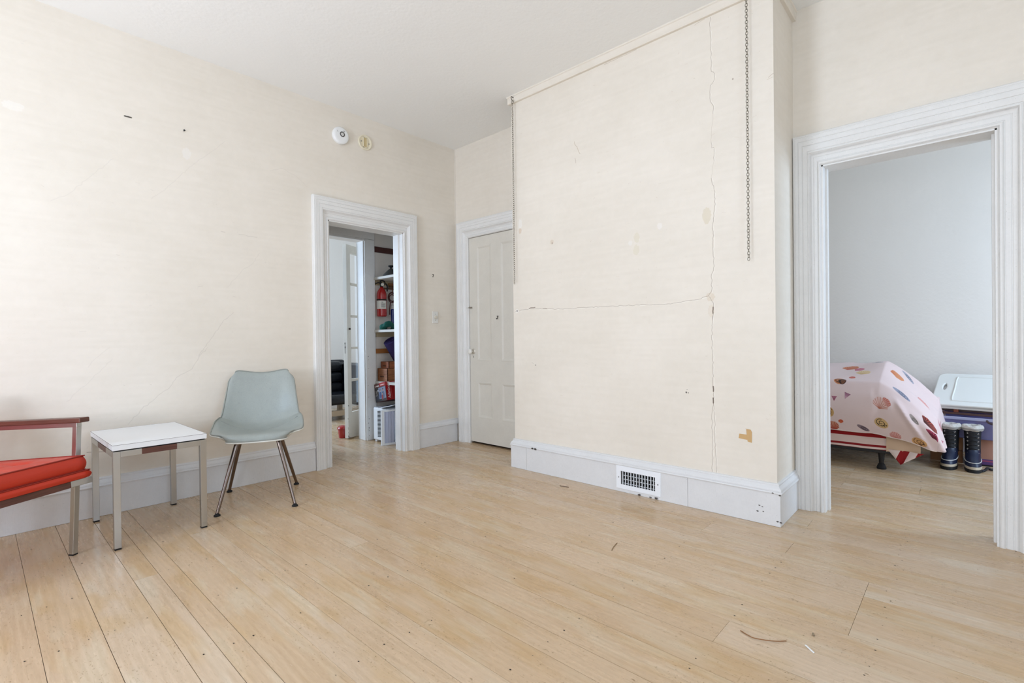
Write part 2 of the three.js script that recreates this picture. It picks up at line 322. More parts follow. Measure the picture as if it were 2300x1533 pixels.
{
  const gs = nails.map(([x, z, r]) => { const g = new THREE.CircleGeometry(r, 7); g.rotateX(-Math.PI / 2); g.scale(1.25, 1, 0.9); g.translate(x, 0.0007, z); return flatten(g); });
  const m = mesh('nail_heads', gs, M(0x241a12, 0.7), floor); m.userData.kind = 'stuff'; m.userData.label = 'dark nail holes in pairs across the boards';
}

// ---------------------------------------------------------------- walls and ceiling
const ceiling = structMesh('ceiling', box(-7.35, 2.3, H, H + 0.12, -6.1, 2.05), ceilingMat);
const D1 = [-1.996, -2.738, 2.05], D2 = [-3.70, -2.905, 2.065], D3 = [-0.626, 0.112, 2.046];
// left wall: its room face carries the paint with the cracks, the body is plain
{
  const w = struct('wall_left');
  const out = [[-3.54, 0], [D1[1], 0], [D1[1], D1[2]], [D1[0], D1[2]], [D1[0], 0], [2.05, 0], [2.05, H], [-3.54, H]];
  mesh('wall_body', plate(out, [], WT - 0.001, (a, y, d) => [XL - 0.001 - d, y, a]), hallWall, w);
  const face = plate([[-3.4, 0], [D1[1], 0], [D1[1], D1[2]], [D1[0], D1[2]], [D1[0], 0], [1.9, 0], [1.9, H], [-3.4, H]], [], 0.001, (a, y, d) => [XL - d, y, a]);
  const p = face.attributes.position, uv = face.attributes.uv;
  for (let i = 0; i < p.count; i++) uv.setXY(i, (p.getZ(i) + 3.4) / 5.3, p.getY(i) / H);
  mesh('plaster_face', face, leftFace, w);
}
structMesh('wall_back', plate([[-4.047, 0], [D2[0], 0], [D2[0], D2[2]], [D2[1], D2[2]], [D2[1], 0], [D3[0], 0], [D3[0], D3[2]], [D3[1], D3[2]], [D3[1], 0], [2.15, 0], [2.15, H], [-4.047, H]], [], WT, (a, y, d) => [a, y, ZB - d]), wallMat);
{
  const w = struct('wall_chimney_breast');
  const vent = rect(-1.742, -1.478, 0.046, 0.150);
  mesh('wall_body', [plate([[XC1, 0], [XC2, 0], [XC2, H], [XC1, H]], [vent], 0.05, (a, y, d) => [a, y, ZC - 0.001 - d]), box(XC1, XC1 + 0.03, 0, H, ZB, ZC - 0.051), box(XC2 - 0.03, XC2, 0, H, ZB, ZC - 0.051)], wallMat, w);
  const face = plate([[XC1, 0], [XC2, 0], [XC2, H], [XC1, H]], [vent], 0.001, (a, y, d) => [a, y, ZC - d]);
  const p = face.attributes.position, uv = face.attributes.uv;
  for (let i = 0; i < p.count; i++) uv.setXY(i, (p.getX(i) - XC1) / (XC2 - XC1), p.getY(i) / H);
  mesh('plaster_face', face, chimneyFace, w);
}
const hole = (c, w, y0, y1) => [c - w / 2, c + w / 2, y0, y1];
const W1 = hole(-2.3, 1.1, 0.72, 2.5), W2 = hole(0.25, 1.1, 0.72, 2.5), W3 = hole(-0.9, 1.1, 0.72, 2.5), W4 = hole(-4.7, 1.0, 0.7, 2.35), W5 = hole(-6.4, 1.1, 0.7, 2.35);
structMesh('wall_front', plate([[-4.047, 0], [1.9, 0], [1.9, H], [-4.047, H]], [rect(...W1), rect(...W2)], 0.15, (a, y, d) => [a, y, ZF + d]), wallMat);
structMesh('wall_right', plate([[ZB, 0], [ZF, 0], [ZF, H], [ZB, H]], [rect(...W3)], 0.15, (a, y, d) => [XR + d, y, a]), wallMat);
// hall, far room and bedroom shells
const HD = [-2.77, -1.95, 2.09];
structMesh('wall_hall', plate([[-4.45, 0], [HD[0], 0], [HD[0], HD[2]], [HD[1], HD[2]], [HD[1], 0], [-0.75, 0], [-0.75, H], [-4.45, H]], [], 0.13, (a, y, d) => [-4.65 - d, y, a]), nicheWall);
structMesh('wall_hall_end', box(-4.65, -4.05, 0, H, -3.54, -3.36), nicheWall);
structMesh('wall_hall_front', box(-4.65, -4.05, 0, H, -1.35, -1.2), hallWall);
structMesh('wall_far_room', plate([[-4.45, 0], [-0.7, 0], [-0.7, H], [-4.45, H]], [], 0.1, (a, y, d) => [-7.2 - d, y, a]), hallWall);
structMesh('wall_far_room_back', box(-7.3, -4.85, 0, H, -4.55, -4.4), hallWall);
structMesh('wall_far_room_front', plate([[-7.3, 0], [-4.65, 0], [-4.65, H], [-7.3, H]], [rect(...W5)], 0.12, (a, y, d) => [a, y, -0.8 + d]), hallWall);
structMesh('wall_bedroom_far', box(-2.8, 2.2, 0, H, -6.05, -5.92), bedroomWall);
structMesh('wall_bedroom_left', box(-2.8, -2.65, 0, H, -5.95, -3.53), bedroomWall);
structMesh('wall_bedroom_right', plate([[-6.0, 0], [-3.5, 0], [-3.5, H], [-6.0, H]], [rect(...W4)], 0.14, (a, y, d) => [2.1 + d, y, a]), bedroomWall);
// sash windows behind and beside the camera, and in the two other rooms
function sash([a0, a1, y0, y1], put) {
  const w = struct('window_1');
  const b = (p0, p1, q0, q1, d0, d1) => { const A = put(p0, q0, d0), B = put(p1, q1, d1); return box(A[0], B[0], A[1], B[1], A[2], B[2]); };
  mesh('window_frame', [b(a0, a0 + 0.04, y0, y1, 0, 0.12), b(a1 - 0.04, a1, y0, y1, 0, 0.12), b(a0, a1, y1 - 0.04, y1, 0, 0.12), b(a0, a1, y0, y0 + 0.04, 0, 0.12)], trimMat, w);
  const m = (y0 + y1) / 2;
  for (const [q0, q1, d] of [[y0 + 0.04, m + 0.02, 0.05], [m - 0.02, y1 - 0.04, 0.09]]) {
    const s = mesh('sash', [b(a0 + 0.04, a0 + 0.085, q0, q1, d, d + 0.035), b(a1 - 0.085, a1 - 0.04, q0, q1, d, d + 0.035), b(a0 + 0.04, a1 - 0.04, q0, q0 + 0.045, d, d + 0.035), b(a0 + 0.04, a1 - 0.04, q1 - 0.045, q1, d, d + 0.035)], trimMat, w);
    mesh('pane', b(a0 + 0.08, a1 - 0.08, q0 + 0.04, q1 - 0.04, d + 0.016, d + 0.018), glass, s);
  }
  mesh('window_sill', b(a0 - 0.05, a1 + 0.05, y0 - 0.035, y0, -0.06, 0.0), trimMat, w);
}
sash(W1, (a, y, d) => [a, y, ZF + d]); sash(W2, (a, y, d) => [a, y, ZF + d]); sash(W3, (a, y, d) => [XR + d, y, a]); sash(W4, (a, y, d) => [2.1 + d, y, a]); sash(W5, (a, y, d) => [a, y, -0.8 + d]);

// ---------------------------------------------------------------- door casings, baseboards, picture rail
// profile of a casing leg: (share of the width from the opening outwards, how far it stands off the wall)
const CAS = [[0, 0.0], [0, 0.016], [0.02, 0.021], [0.05, 0.025], [0.085, 0.025], [0.115, 0.021], [0.128, 0.0155], [0.145, 0.0155], [0.15, 0.018], [0.25, 0.019], [0.262, 0.0165], [0.275, 0.0165], [0.285, 0.0195], [0.33, 0.022], [0.37, 0.028], [0.395, 0.035], [0.41, 0.039], [0.44, 0.039], [0.452, 0.036], [0.465, 0.036], [0.475, 0.0395], [0.62, 0.040], [0.63, 0.037], [0.645, 0.037], [0.655, 0.0405], [0.77, 0.041], [0.78, 0.038], [0.795, 0.038], [0.805, 0.041], [0.90, 0.041], [0.91, 0.038], [0.925, 0.038], [0.935, 0.040], [0.975, 0.038], [1, 0.033], [1, 0]];
function casing(name, a0, a1, top, w0, w1, wt, put, depth, material = trimMat) {
  const t = struct(name), clean = (g) => boxUV(g);
  const strip = (f) => clean(quads(CAS.map(([s, d]) => f(s, d)), false, 0.5));
  mesh('casing_leg', strip((s, d) => [put(a0 - s * w0, 0, d), put(a0 - s * w0, top + s * wt, d)]), material, t);
  mesh('casing_leg', strip((s, d) => [put(a1 + s * w1, 0, d), put(a1 + s * w1, top + s * wt, d)]), material, t);
  mesh('casing_head', strip((s, d) => [put(a0 - s * w0, top + s * wt, d), put(a1 + s * w1, top + s * wt, d)]), material, t);
  const bx = (p0, p1, q0, q1, d0, d1) => { const A = put(p0, q0, d0), B = put(p1, q1, d1); return box(A[0], B[0], A[1], B[1], A[2], B[2]); }, s = Math.sign(a1 - a0);
  if (depth) {
    mesh('jamb', bx(a0, a0 + s * 0.008, 0, top, 0.014, -depth), material, t); mesh('jamb', bx(a1 - s * 0.008, a1, 0, top, 0.014, -depth), material, t); mesh('jamb_head', bx(a0, a1, top - 0.008, top, 0.014, -depth), material, t);
    mesh('stop_strip', [bx(a0 + s * 0.008, a0 + s * 0.018, 0, top - 0.008, -0.045, -0.085), bx(a1 - s * 0.018, a1 - s * 0.008, 0, top - 0.008, -0.045, -0.085)][0], material, t);
    mesh('stop_strip', bx(a1 - s * 0.018, a1 - s * 0.008, 0, top - 0.008, -0.045, -0.085), material, t);
  }
  return t;
}
casing('trim_1', D1[0], D1[1], D1[2], -0.134, -0.148, 0.185, (a, y, d) => [XL + d, y, a], WT);
casing('trim_2', D2[0], D2[1], D2[2], 0.16, 0.165, 0.17, (a, y, d) => [a, y, ZB + d], 0);
casing('trim_3', D3[0], D3[1], D3[2], 0.146, 0.19, 0.195, (a, y, d) => [a, y, ZB + d], WT);
// baseboards: a flat board below, a moulded cap on top
const CAP = [[0, 0.178], [0.029, 0.178], [0.031, 0.184], [0.029, 0.190], [0.026, 0.193], [0.026, 0.200], [0.023, 0.206], [0.016, 0.212], [0.012, 0.219], [0.012, 0.226], [0.009, 0.231], [0, 0.233]];
{
  const b = struct('baseboard_left');
  mesh('board', [plate([[-1.858, 0.001], [1.9, 0.001], [1.9, 0.1775], [-1.858, 0.1775]], [], 0.025, (a, y, d) => [XL + d, y, a])], baseMat, b);
  mesh('cap_moulding', sweepPlan([[XL, 1.9], [XL, -1.860]], CAP, -1), baseMat, b);
  mesh('board', box(XL, XL + 0.025, 0.001, 0.1775, -3.37, -2.886), baseMat, b);
  mesh('cap_moulding', sweepPlan([[XL, -2.886], [XL, -3.4]], CAP, -1), baseMat, b);
  const c = struct('baseboard_chimney'), F = ZC + 0.025;
  mesh('board', box(XC1 - 0.025, -2.588, 0.001, 0.1775, ZC, F, 0.001), baseMat, c);
  mesh('board', plate([[-2.586, 0.001], [-1.272, 0.001], [-1.272, 0.1775], [-2.586, 0.1775]], [rect(-1.742, -1.478, 0.046, 0.150)], 0.025, (a, y, d) => [a, y, ZC + d]), baseMat, c);
  mesh('board', box(-1.270, XC2 + 0.022, 0.001, 0.1775, ZC, F + 0.001, 0.001), baseMat, c);
  mesh('board', box(XC2, XC2 + 0.022, 0.001, 0.1775, ZC - 0.0005, -3.362), baseMat, c);
  mesh('board', box(XC1 - 0.025, XC1, 0.001, 0.1775, ZC - 0.0005, -3.362), baseMat, c);
  mesh('cap_moulding', sweepPlan([[XC1, -3.362], [XC1, ZC], [XC2, ZC], [XC2, -3.362]], CAP, -1), baseMat, c);
  const chips = [];
  for (const [x, y, z, r] of [[-0.752, 0.181, F + 0.004, 0.006], [-0.79, 0.184, F + 0.006, 0.005], [-0.752, 0.028, F + 0.001, 0.006], [-0.768, 0.03, F + 0.001, 0.006], [-0.756, 0.175, F + 0.002, 0.005], [-0.86, 0.10, F + 0.001, 0.005], [-0.845, 0.095, F + 0.001, 0.004], [-0.87, 0.066, F + 0.001, 0.006], [-0.84, 0.07, F + 0.001, 0.004], [-2.49, 0.182, F + 0.006, 0.012], [-2.52, 0.184, F + 0.006, 0.01], [-1.6, 0.006, F, 0.01], [-1.48, 0.008, F, 0.012], [-1.52, 0.006, F, 0.008]]) {
    const g = new THREE.IcosahedronGeometry(r, 1), p = g.attributes.position;
    for (let i = 0; i < p.count; i++) p.setXYZ(i, p.getX(i) * rr(0.7, 1.5), p.getY(i) * rr(0.4, 0.8), p.getZ(i) * 0.12);
    g.translate(x, y, z); g.computeVertexNormals(); chips.push(flatten(g));
  }
  const m = mesh('bare_chips', chips, chipMat, c); m.userData.kind = 'stuff';
  const r = struct('trim_4');
  mesh('picture_rail', sweepPlan([[XC1, -3.4], [XC1, ZC], [XC2, ZC], [XC2, -3.4]], [[0, 2.953], [0.018, 2.953], [0.022, 2.957], [0.022, 3.0], [0.028, 3.004], [0.028, 3.013]], -1), M(0xffffff, 0.6, { map: plaster }), r);
  mesh('corner_bead', rod([XL + 0.002, 0.233, ZB + 0.002], [XL + 0.002, H, ZB + 0.002], 0.006, 0.006, 8), wallMat, r);
}

// ---------------------------------------------------------------- closed panel door beside the chimney breast
{
  const d = struct('door_2'), z = ZB + 0.006;
  const holes = [[-3.588, -3.392, 0.838, 1.968], [-3.257, -3.06, 0.838, 1.968], [-3.588, -3.392, 0.270, 0.618], [-3.257, -3.06, 0.270, 0.618]];
  mesh('door_leaf', plate(rect(D2[0] + 0.003, D2[1] - 0.003, 0.022, D2[2] - 0.004), holes.map((h) => rect(...h)), 0.035, (a, y, q) => [a, y, z - q]), doorMat, d);
  for (const [x0, x1, y0, y1] of holes) {
    const pr = [[-0.004, 0.0], [-0.003, 0.002], [0.001, 0.003], [0.006, 0.002], [0.011, -0.001], [0.016, -0.003], [0.019, -0.0055], [0.022, -0.0075], [0.028, -0.008]];
    const rows = pr.map(([o, q]) => [[x0 + o, y0 + o, z + q], [x1 - o, y0 + o, z + q], [x1 - o, y1 - o, z + q], [x0 + o, y1 - o, z + q]]);
    const p = mesh('panel', box(x0 - 0.002, x1 + 0.002, y0 - 0.002, y1 + 0.002, z - 0.03, z - 0.008), doorMat, d);
    mesh('moulding', boxUV(quads(rows, true, 0.35)), doorMat, p);
  }
  const porcelain = M(0xefeae0, 0.12, { clearcoat: 0.6 });
  const knob = mesh('knob', lathe([[0.0, 0.062], [0.012, 0.0615], [0.021, 0.057], [0.026, 0.049], [0.026, 0.041], [0.021, 0.033], [0.012, 0.028], [0.009, 0.024], [0.009, 0.006]], 28).rotateX(Math.PI / 2).translate(-3.652, 0.925, z), porcelain, d);
  knob.userData.label = 'white porcelain door knob';
  mesh('knob_rose', lathe([[0.0, 0.008], [0.012, 0.008], [0.022, 0.006], [0.027, 0.002], [0.028, 0]], 28).rotateX(Math.PI / 2).translate(-3.652, 0.925, z), M(0xcfc8ba, 0.35, { metalness: 0.3 }), d);
  const kh = mesh('keyhole', [new THREE.CylinderGeometry(0.004, 0.004, 0.002, 14).rotateX(Math.PI / 2).translate(-3.655, 0.876, z), box(-3.657, -3.653, 0.858, 0.875, z - 0.001, z + 0.001)], black, d);
  kh.userData.label = 'dark keyhole below the knob';
  mesh('door_latch', [box(-3.69, -3.66, 1.357, 1.371, z, z + 0.006, 0.001), rod([-3.725, 1.364, z + 0.012], [-3.655, 1.364, z + 0.012], 0.0045), rod([-3.672, 1.364, z + 0.012], [-3.672, 1.372, z + 0.03], 0.004)], M(0x9a948a, 0.4, { metalness: 0.7 }), d);
  mesh('peg_hook', [rod([-3.297, 1.265, z], [-3.297, 1.265, z + 0.018], 0.0035), tube([[-3.297, 1.265, z + 0.014], [-3.297, 1.25, z + 0.012], [-3.297, 1.237, z + 0.02], [-3.297, 1.243, z + 0.028]], 0.0032)], black, d);
  mesh('threshold', box(D2[0], D2[1], 0.0, 0.008, ZB - 0.1, ZB - 0.004), M(0x5a4630, 0.7), d);
  mesh('dark_gap_backing', box(D2[0], D2[1], 0.0, 2.06, ZB - 0.16, ZB - 0.1), M(0x2a2420, 0.9), d);  // solid dark sheet behind the leaf, put in for the shade in its gaps
}

// ---------------------------------------------------------------- shell chair: grey vinyl pad on a moulded shell, four splayed chrome legs
{
  const t = thing('shell_chair', 'grey vinyl shell chair with splayed metal legs between the white table and the doorway', 'chair', [-3.478, 0, -1.281], 1.138);
  const prof = [[0.232, 0.430], [0.222, 0.448], [0.195, 0.458], [0.13, 0.454], [0.04, 0.446], [-0.05, 0.444], [-0.12, 0.454], [-0.172, 0.478], [-0.205, 0.525], [-0.232, 0.60], [-0.258, 0.69], [-0.284, 0.775], [-0.300, 0.826]];
  const curve = new THREE.CatmullRomCurve3(prof.map(([z, y]) => V(0, y, z)), false, 'catmullrom', 0.5);
  const spline = (ks) => { const c = new THREE.CatmullRomCurve3(ks.map(([t, v]) => V(t, v, 0)), false, 'centripetal'), tab = Array.from({ length: 241 }, (_, i) => c.getPoint(i / 240)); return (t) => { let i = 0; while (i < 239 && tab[i + 1].x < t) i++; const a = tab[i], b = tab[i + 1]; return mix(a.y, b.y, Math.min(1, Math.max(0, (t - a.x) / Math.max(1e-6, b.x - a.x)))); }; };
  const N = 60, K = 48;
  const widthAt = spline([[0, 0.232], [0.08, 0.258], [0.2, 0.268], [0.34, 0.264], [0.48, 0.250], [0.7, 0.229], [0.88, 0.213], [1, 0.204]]);
  const liftAt = spline([[0, 0.004], [0.1, 0.014], [0.22, 0.042], [0.36, 0.086], [0.48, 0.088], [0.7, 0.060], [0.88, 0.036], [1, 0.026]]);
  const surf = (u, s, off) => {
    const q = Math.min(1, Math.max(0, u)), c = curve.getPointAt(q), tg = curve.getTangentAt(q), nn = V(0, -tg.z, tg.y);   // nn points to the sitter's side
    // rounded ends: rows near the front lip and the top bow with s
    const w = widthAt(q), a = Math.abs(s), l = liftAt(q) * Math.pow(a, 2.2) + off;
    const bow = -0.085 * Math.pow(a, 3) * Math.pow(Math.max(0, 1 - q / 0.22), 2), crown = Math.pow(Math.max(0, (q - 0.72) / 0.28), 2) * (0.016 * sm(0.05, 0.8, a) - 0.03 * Math.pow(a, 12));
    const tuck = 1 - 0.30 * Math.pow(a, 5) * Math.pow(Math.max(0, 1 - q / 0.16), 2) - 0.16 * Math.pow(a, 5) * Math.pow(Math.max(0, (q - 0.9) / 0.1), 2.5);
    return [s * w * tuck, c.y + nn.y * l + crown, c.z + nn.z * l + bow];
  };
  const grid = (off) => { const rows = []; for (let i = 0; i <= N; i++) { const r = []; for (let j = 0; j <= K; j++) { const s = 2 * j / K - 1, e = 1 - Math.pow(Math.abs(s), 10); r.push([...surf(i / N, s, off * (off > 0 ? Math.min(1, e * 1.0) * Math.min(1, Math.min(i, N - i) / 1.5) : 1)), s * 0.24, i / N * 0.8]); } rows.push(r); } return rows; };
  const vinylTex = dataTex(512, 512, (x, y) => { const n = fbm(x * 6, y * 6, 6, 6, 201) - 0.5, f = pn(x * 120, y * 120, 120, 120, 203) - 0.5, d = sm(0.9, 1, pn(x * 60, y * 60, 60, 60, 207)); const k = 12 * n + 6 * f - 16 * d; return [158 + k, 163 + k, 157 + k * 0.9]; }, true, 2, 2);
  const vinyl = M(0xffffff, 0.3, { map: vinylTex, bumpMap: paintBump, bumpScale: 0.0005 }), shellMat = M(0xd9d6cc, 0.35);
  mesh('seat_shell', smooth(grid(-0.009)), shellMat, t).userData.label = 'off white moulded shell under the vinyl';
  mesh('vinyl_pad', smooth(grid(0.010)), vinyl, t);
  const rim = []; for (let j = 0; j <= K; j += 2) rim.push(surf(0, 2 * j / K - 1, 0)); for (let i = 1; i <= N; i++) rim.push(surf(i / N, 1, 0)); for (let j = K - 2; j >= 0; j -= 2) rim.push(surf(1, 2 * j / K - 1, 0)); for (let i = N - 1; i > 0; i--) rim.push(surf(i / N, -1, 0));
  mesh('piping', tube(rim, 0.0045, 6, 320, true), M(0x8f9189, 0.5), t);
  mesh('shell_edge', tube(rim.map(([x, y, z]) => [x * 1.004, y - 0.008, z - (y > 0.5 ? 0.008 : 0)]), 0.0055, 6, 320, true), shellMat, t);
  mesh('seat_seam', tube([-0.9, -0.7, -0.45, -0.2, 0, 0.2, 0.45, 0.7, 0.9].map((s) => surf(0.37 + 0.05 * s * s, s, 0.0085)), 0.0028, 5, 40), M(0x8f938d, 0.6), t);
  const legMat = M(0x7d7068, 0.17, { metalness: 1 });  // chrome toned dark brown, painting in the dim reflections under the seat
  for (const [sx, sz] of [[-1, 1], [1, 1], [-1, -1], [1, -1]]) {
    const top = [sx * 0.112, 0.436, sz > 0 ? 0.135 : -0.085], foot = [sx * 0.215, 0.014, sz > 0 ? 0.258 : -0.262];
    const l = mesh('leg', rod(foot, top, 0.0095, 0.0135, 18), legMat, t);
    mesh('foot_glide', lathe([[0, 0], [0.017, 0], [0.0185, 0.003], [0.0175, 0.008], [0.011, 0.012], [0.0095, 0.02], [0, 0.02]], 22).translate(foot[0], 0, foot[2]), rubber, l);
  }
  mesh('under_frame', [box(-0.118, 0.118, 0.424, 0.436, 0.118, 0.142, 0.002), box(-0.118, 0.118, 0.424, 0.436, -0.098, -0.074, 0.002), box(-0.03, 0.03, 0.427, 0.436, -0.09, 0.13)], black, t);
}

// ---------------------------------------------------------------- white laminate side table
{
  const t = thing('side_table', 'small white laminate side table on square steel legs with dark wood inlays', 'table', [-3.492, 0, -0.671], 0.012);
  const hx = 0.316, hz = 0.211, lam = M(0xeaeaea, 0.3, { bumpMap: paintBump, bumpScale: 0.0002 });
  mesh('table_top', box(-hx, hx, 0.505, 0.5325, -hz, hz, 0.0012), lam, t);
  const e = (y, r) => [[-hx, y, hz], [hx, y, hz], [hx, y, -hz], [-hx, y, -hz]].map((p, i, a) => rod(p, a[(i + 1) % 4], r, r, 5));
  mesh('laminate_seam', e(0.5322, 0.0007), M(0x4a342c, 0.7), t);
  mesh('shadow_gap_strip', box(-hx + 0.008, hx - 0.008, 0.499, 0.5052, -hz + 0.008, hz - 0.008), black, t);
  const L = 0.03, ax = hx - 0.002, az = hz - 0.002;
  for (const sx of [-1, 1]) for (const sz of [-1, 1]) {
    const l = mesh('leg', box(sx * ax, sx * (ax - L), 0.008, 0.499, sz * az, sz * (az - L), 0.0015), steel, t);
    mesh('foot_pad', box(sx * ax - sx * 0.001, sx * (ax - L) + sx * 0.001, 0, 0.0085, sz * az - sz * 0.001, sz * (az - L) + sz * 0.001), rubber, l);
  }
  for (const s of [-1, 1]) {
    const a = [0.34 * 2 * hx - hx, 0.7 * 2 * hx - hx], b = [0.34 * 2 * hz - hz, 0.71 * 2 * hz - hz];
    mesh('apron', [box(-ax + L, a[0], 0.469, 0.499, s * az, s * (az - L), 0.0012), box(a[1], ax - L, 0.469, 0.499, s * az, s * (az - L), 0.0012)][0], steel, t);
    mesh('apron', box(a[1], ax - L, 0.469, 0.499, s * az, s * (az - L), 0.0012), steel, t);
    mesh('wood_inlay', box(a[0], a[1], 0.4695, 0.4985, s * (az + 0.0003), s * (az - L), 0.001), walnut, t).userData.label = 'dark wood inlay in the apron';
    mesh('apron', box(s * ax, s * (ax - L), 0.469, 0.499, -az + L, b[0], 0.0012), steel, t);
    mesh('apron', box(s * ax, s * (ax - L), 0.469, 0.499, b[1], az - L, 0.0012), steel, t);
    mesh('wood_inlay', box(s * (ax + 0.0003), s * (ax - L), 0.4695, 0.4985, b[0], b[1], 0.001), walnut, t).userData.label = 'dark wood inlay in the apron';
  }
}

// ---------------------------------------------------------------- red lounge chair, cut by the edge of the picture
{
  const t = thing('lounge_chair', 'red vinyl lounge chair with a wooden armrest, beside the white side table', 'armchair', [-3.336, 0, 0.08], 2.164);
  const redTex = dataTex(512, 512, (x, y) => { const k = 10 * (fbm(x * 5, y * 5, 5, 5, 221) - 0.5) + 8 * (pn(x * 140, y * 140, 140, 140, 223) - 0.5); return [200 + k, 52 + k * 0.6, 26 + k * 0.5]; }, true, 2, 2);
  const red = M(0xffffff, 0.42, { map: redTex, bumpMap: paintBump, bumpScale: 0.0006 }), pipe = M(0x8e1d0c, 0.5), tilt = -0.085;
  const T = (g) => { g.translate(0, -0.36, -0.28).rotateX(tilt).translate(0, 0.36, 0.28); return g; };
  // a tufted cushion: a rounded slab with dimples in its top
  const cushion = (x0, x1, y0, y1, z0, z1, dimples, crown) => {
    const n = 40, rows = [], h = y1 - y0, cx = (x0 + x1) / 2, cz = (z0 + z1) / 2, hx = (x1 - x0) / 2, hz = (z1 - z0) / 2;
    const top = (u, v) => { let y = crown * (1 - Math.pow(Math.abs(u), 4)) * (1 - Math.pow(Math.abs(v), 4)); for (const [du, dv] of dimples) { const d2 = (u - du) ** 2 + (v - dv) ** 2; y -= 0.011 * Math.exp(-d2 / 0.02) + 0.006 * Math.exp(-Math.abs(u - du) / 0.05) * Math.exp(-d2 / 0.3) + 0.004 * Math.exp(-Math.abs(v - dv) / 0.05) * Math.exp(-d2 / 0.3); } return y; };
    const put = (u, v, y) => [cx + u * hx, y, cz + v * hz, u * hx, v * hz];
    for (let i = 0; i <= n; i++) { const r = []; for (let j = 0; j <= n; j++) { const u = 2 * j / n - 1, v = 2 * i / n - 1; r.push(put(u, v, y1 + top(u, v))); } rows.push(r); }
    const side = [], ring = [];
    for (const [a, b] of [[[-1, 1], [1, 1]], [[1, 1], [1, -1]], [[1, -1], [-1, -1]], [[-1, -1], [-1, 1]]]) for (let k = 0; k < 16; k++) ring.push([mix(a[0], b[0], k / 16), mix(a[1], b[1], k / 16)]);
    for (let q = 0; q <= 6; q++) { const f = q / 6, bul = 0.008 * Math.sin(f * Math.PI) / hx; side.push(ring.map(([u, v]) => { const w = [cx + u * hx * (1 + bul), y1 - f * h, cz + v * hz * (1 + bul), 0, 0]; return w; })); }
    return [T(smooth(rows)), T(smooth(side, true)), T(box(x0 + 0.004, x1 - 0.004, y0, y0 + 0.004, z0 + 0.004, z1 - 0.004))];
  };
  const edge = (x0, x1, y, z0, z1) => T(tube([[x0, y, z1], [x1, y, z1], [x1, y, z0], [x0, y, z0]].flatMap((p, i, a) => { const q = a[(i + 1) % 4]; return [0, 0.04, 0.5, 0.96].map((f) => p.map((c, k) => mix(c, q[k], f))); }), 0.0035, 6, 160, true));
  const seat = mesh('seat_cushion', cushion(-0.305, 0.287, 0.424, 0.492, -0.25, 0.362, [[-0.5, 0.45], [0, 0.45], [0.5, 0.45], [-0.5, -0.2], [0, -0.2], [0.5, -0.2]], 0.012), red, t);
  mesh('piping', [edge(-0.306, 0.288, 0.493, -0.25, 0.363), edge(-0.306, 0.288, 0.425, -0.25, 0.363)], pipe, seat);
  const under = mesh('base_cushion', cushion(-0.31, 0.30, 0.386, 0.420, -0.26, 0.372, [], 0), red, t);
  mesh('piping', edge(-0.311, 0.301, 0.421, -0.26, 0.373), pipe, under);
  mesh('front_rail', T(box(-0.34, 0.222, 0.353, 0.384, 0.335, 0.361, 0.002)), walnut, t).userData.label = 'dark wooden front rail';
  mesh('rail_end', T(box(0.222, 0.326, 0.353, 0.384, 0.335, 0.361, 0.002)), steel, t);
  mesh('side_rail', T(box(0.287, 0.313, 0.353, 0.384, -0.28, 0.335, 0.002)), steel, t);
  mesh('side_rail', T(box(-0.313, -0.287, 0.353, 0.384, -0.28, 0.335, 0.002)), steel, t);
  for (const s of [-1, 1]) {
    const leg = (x, zb, zt, yt) => { const g = box(x - 0.0125, x + 0.0125, 0.006, yt, -0.0125, 0.0125, 0.002), p = g.attributes.position; for (let i = 0; i < p.count; i++) p.setZ(i, p.getZ(i) + mix(zb, zt, p.getY(i) / yt)); return g; };
    mesh('front_leg', leg(s * 0.30, 0.27, 0.305, 0.645), steel, t);
    mesh('rear_leg', leg(s * 0.30, -0.30, -0.24, 0.612), steel, t);
    mesh('foot_pad', [box(s * 0.30 - 0.0125, s * 0.30 + 0.0125, 0, 0.007, 0.2575, 0.2825)], rubber, t);
    mesh('foot_pad', [box(s * 0.30 - 0.0125, s * 0.30 + 0.0125, 0, 0.007, -0.3125, -0.2875)], rubber, t);
    const A = (g) => { g.translate(0, -0.645, -0.305).rotateX(-0.052).translate(0, 0.645, 0.305); return g; };
    mesh('arm_bar', A(box(s * 0.30 - 0.0125, s * 0.30 + 0.0125, 0.638, 0.660, -0.27, 0.318, 0.002)), steel, t);
    mesh('armrest', A(box(s * 0.30 - 0.025, s * 0.30 + 0.025, 0.660, 0.684, -0.30, 0.352, 0.005)), walnut, t).userData.label = 'dark wooden armrest';
  }
  const back = box(-0.29, 0.29, 0.44, 0.80, -0.30, -0.22, 0.03); back.translate(0, -0.44, 0.22).rotateX(-0.22).translate(0, 0.44, -0.22);
  mesh('back_cushion', back, red, t);
}

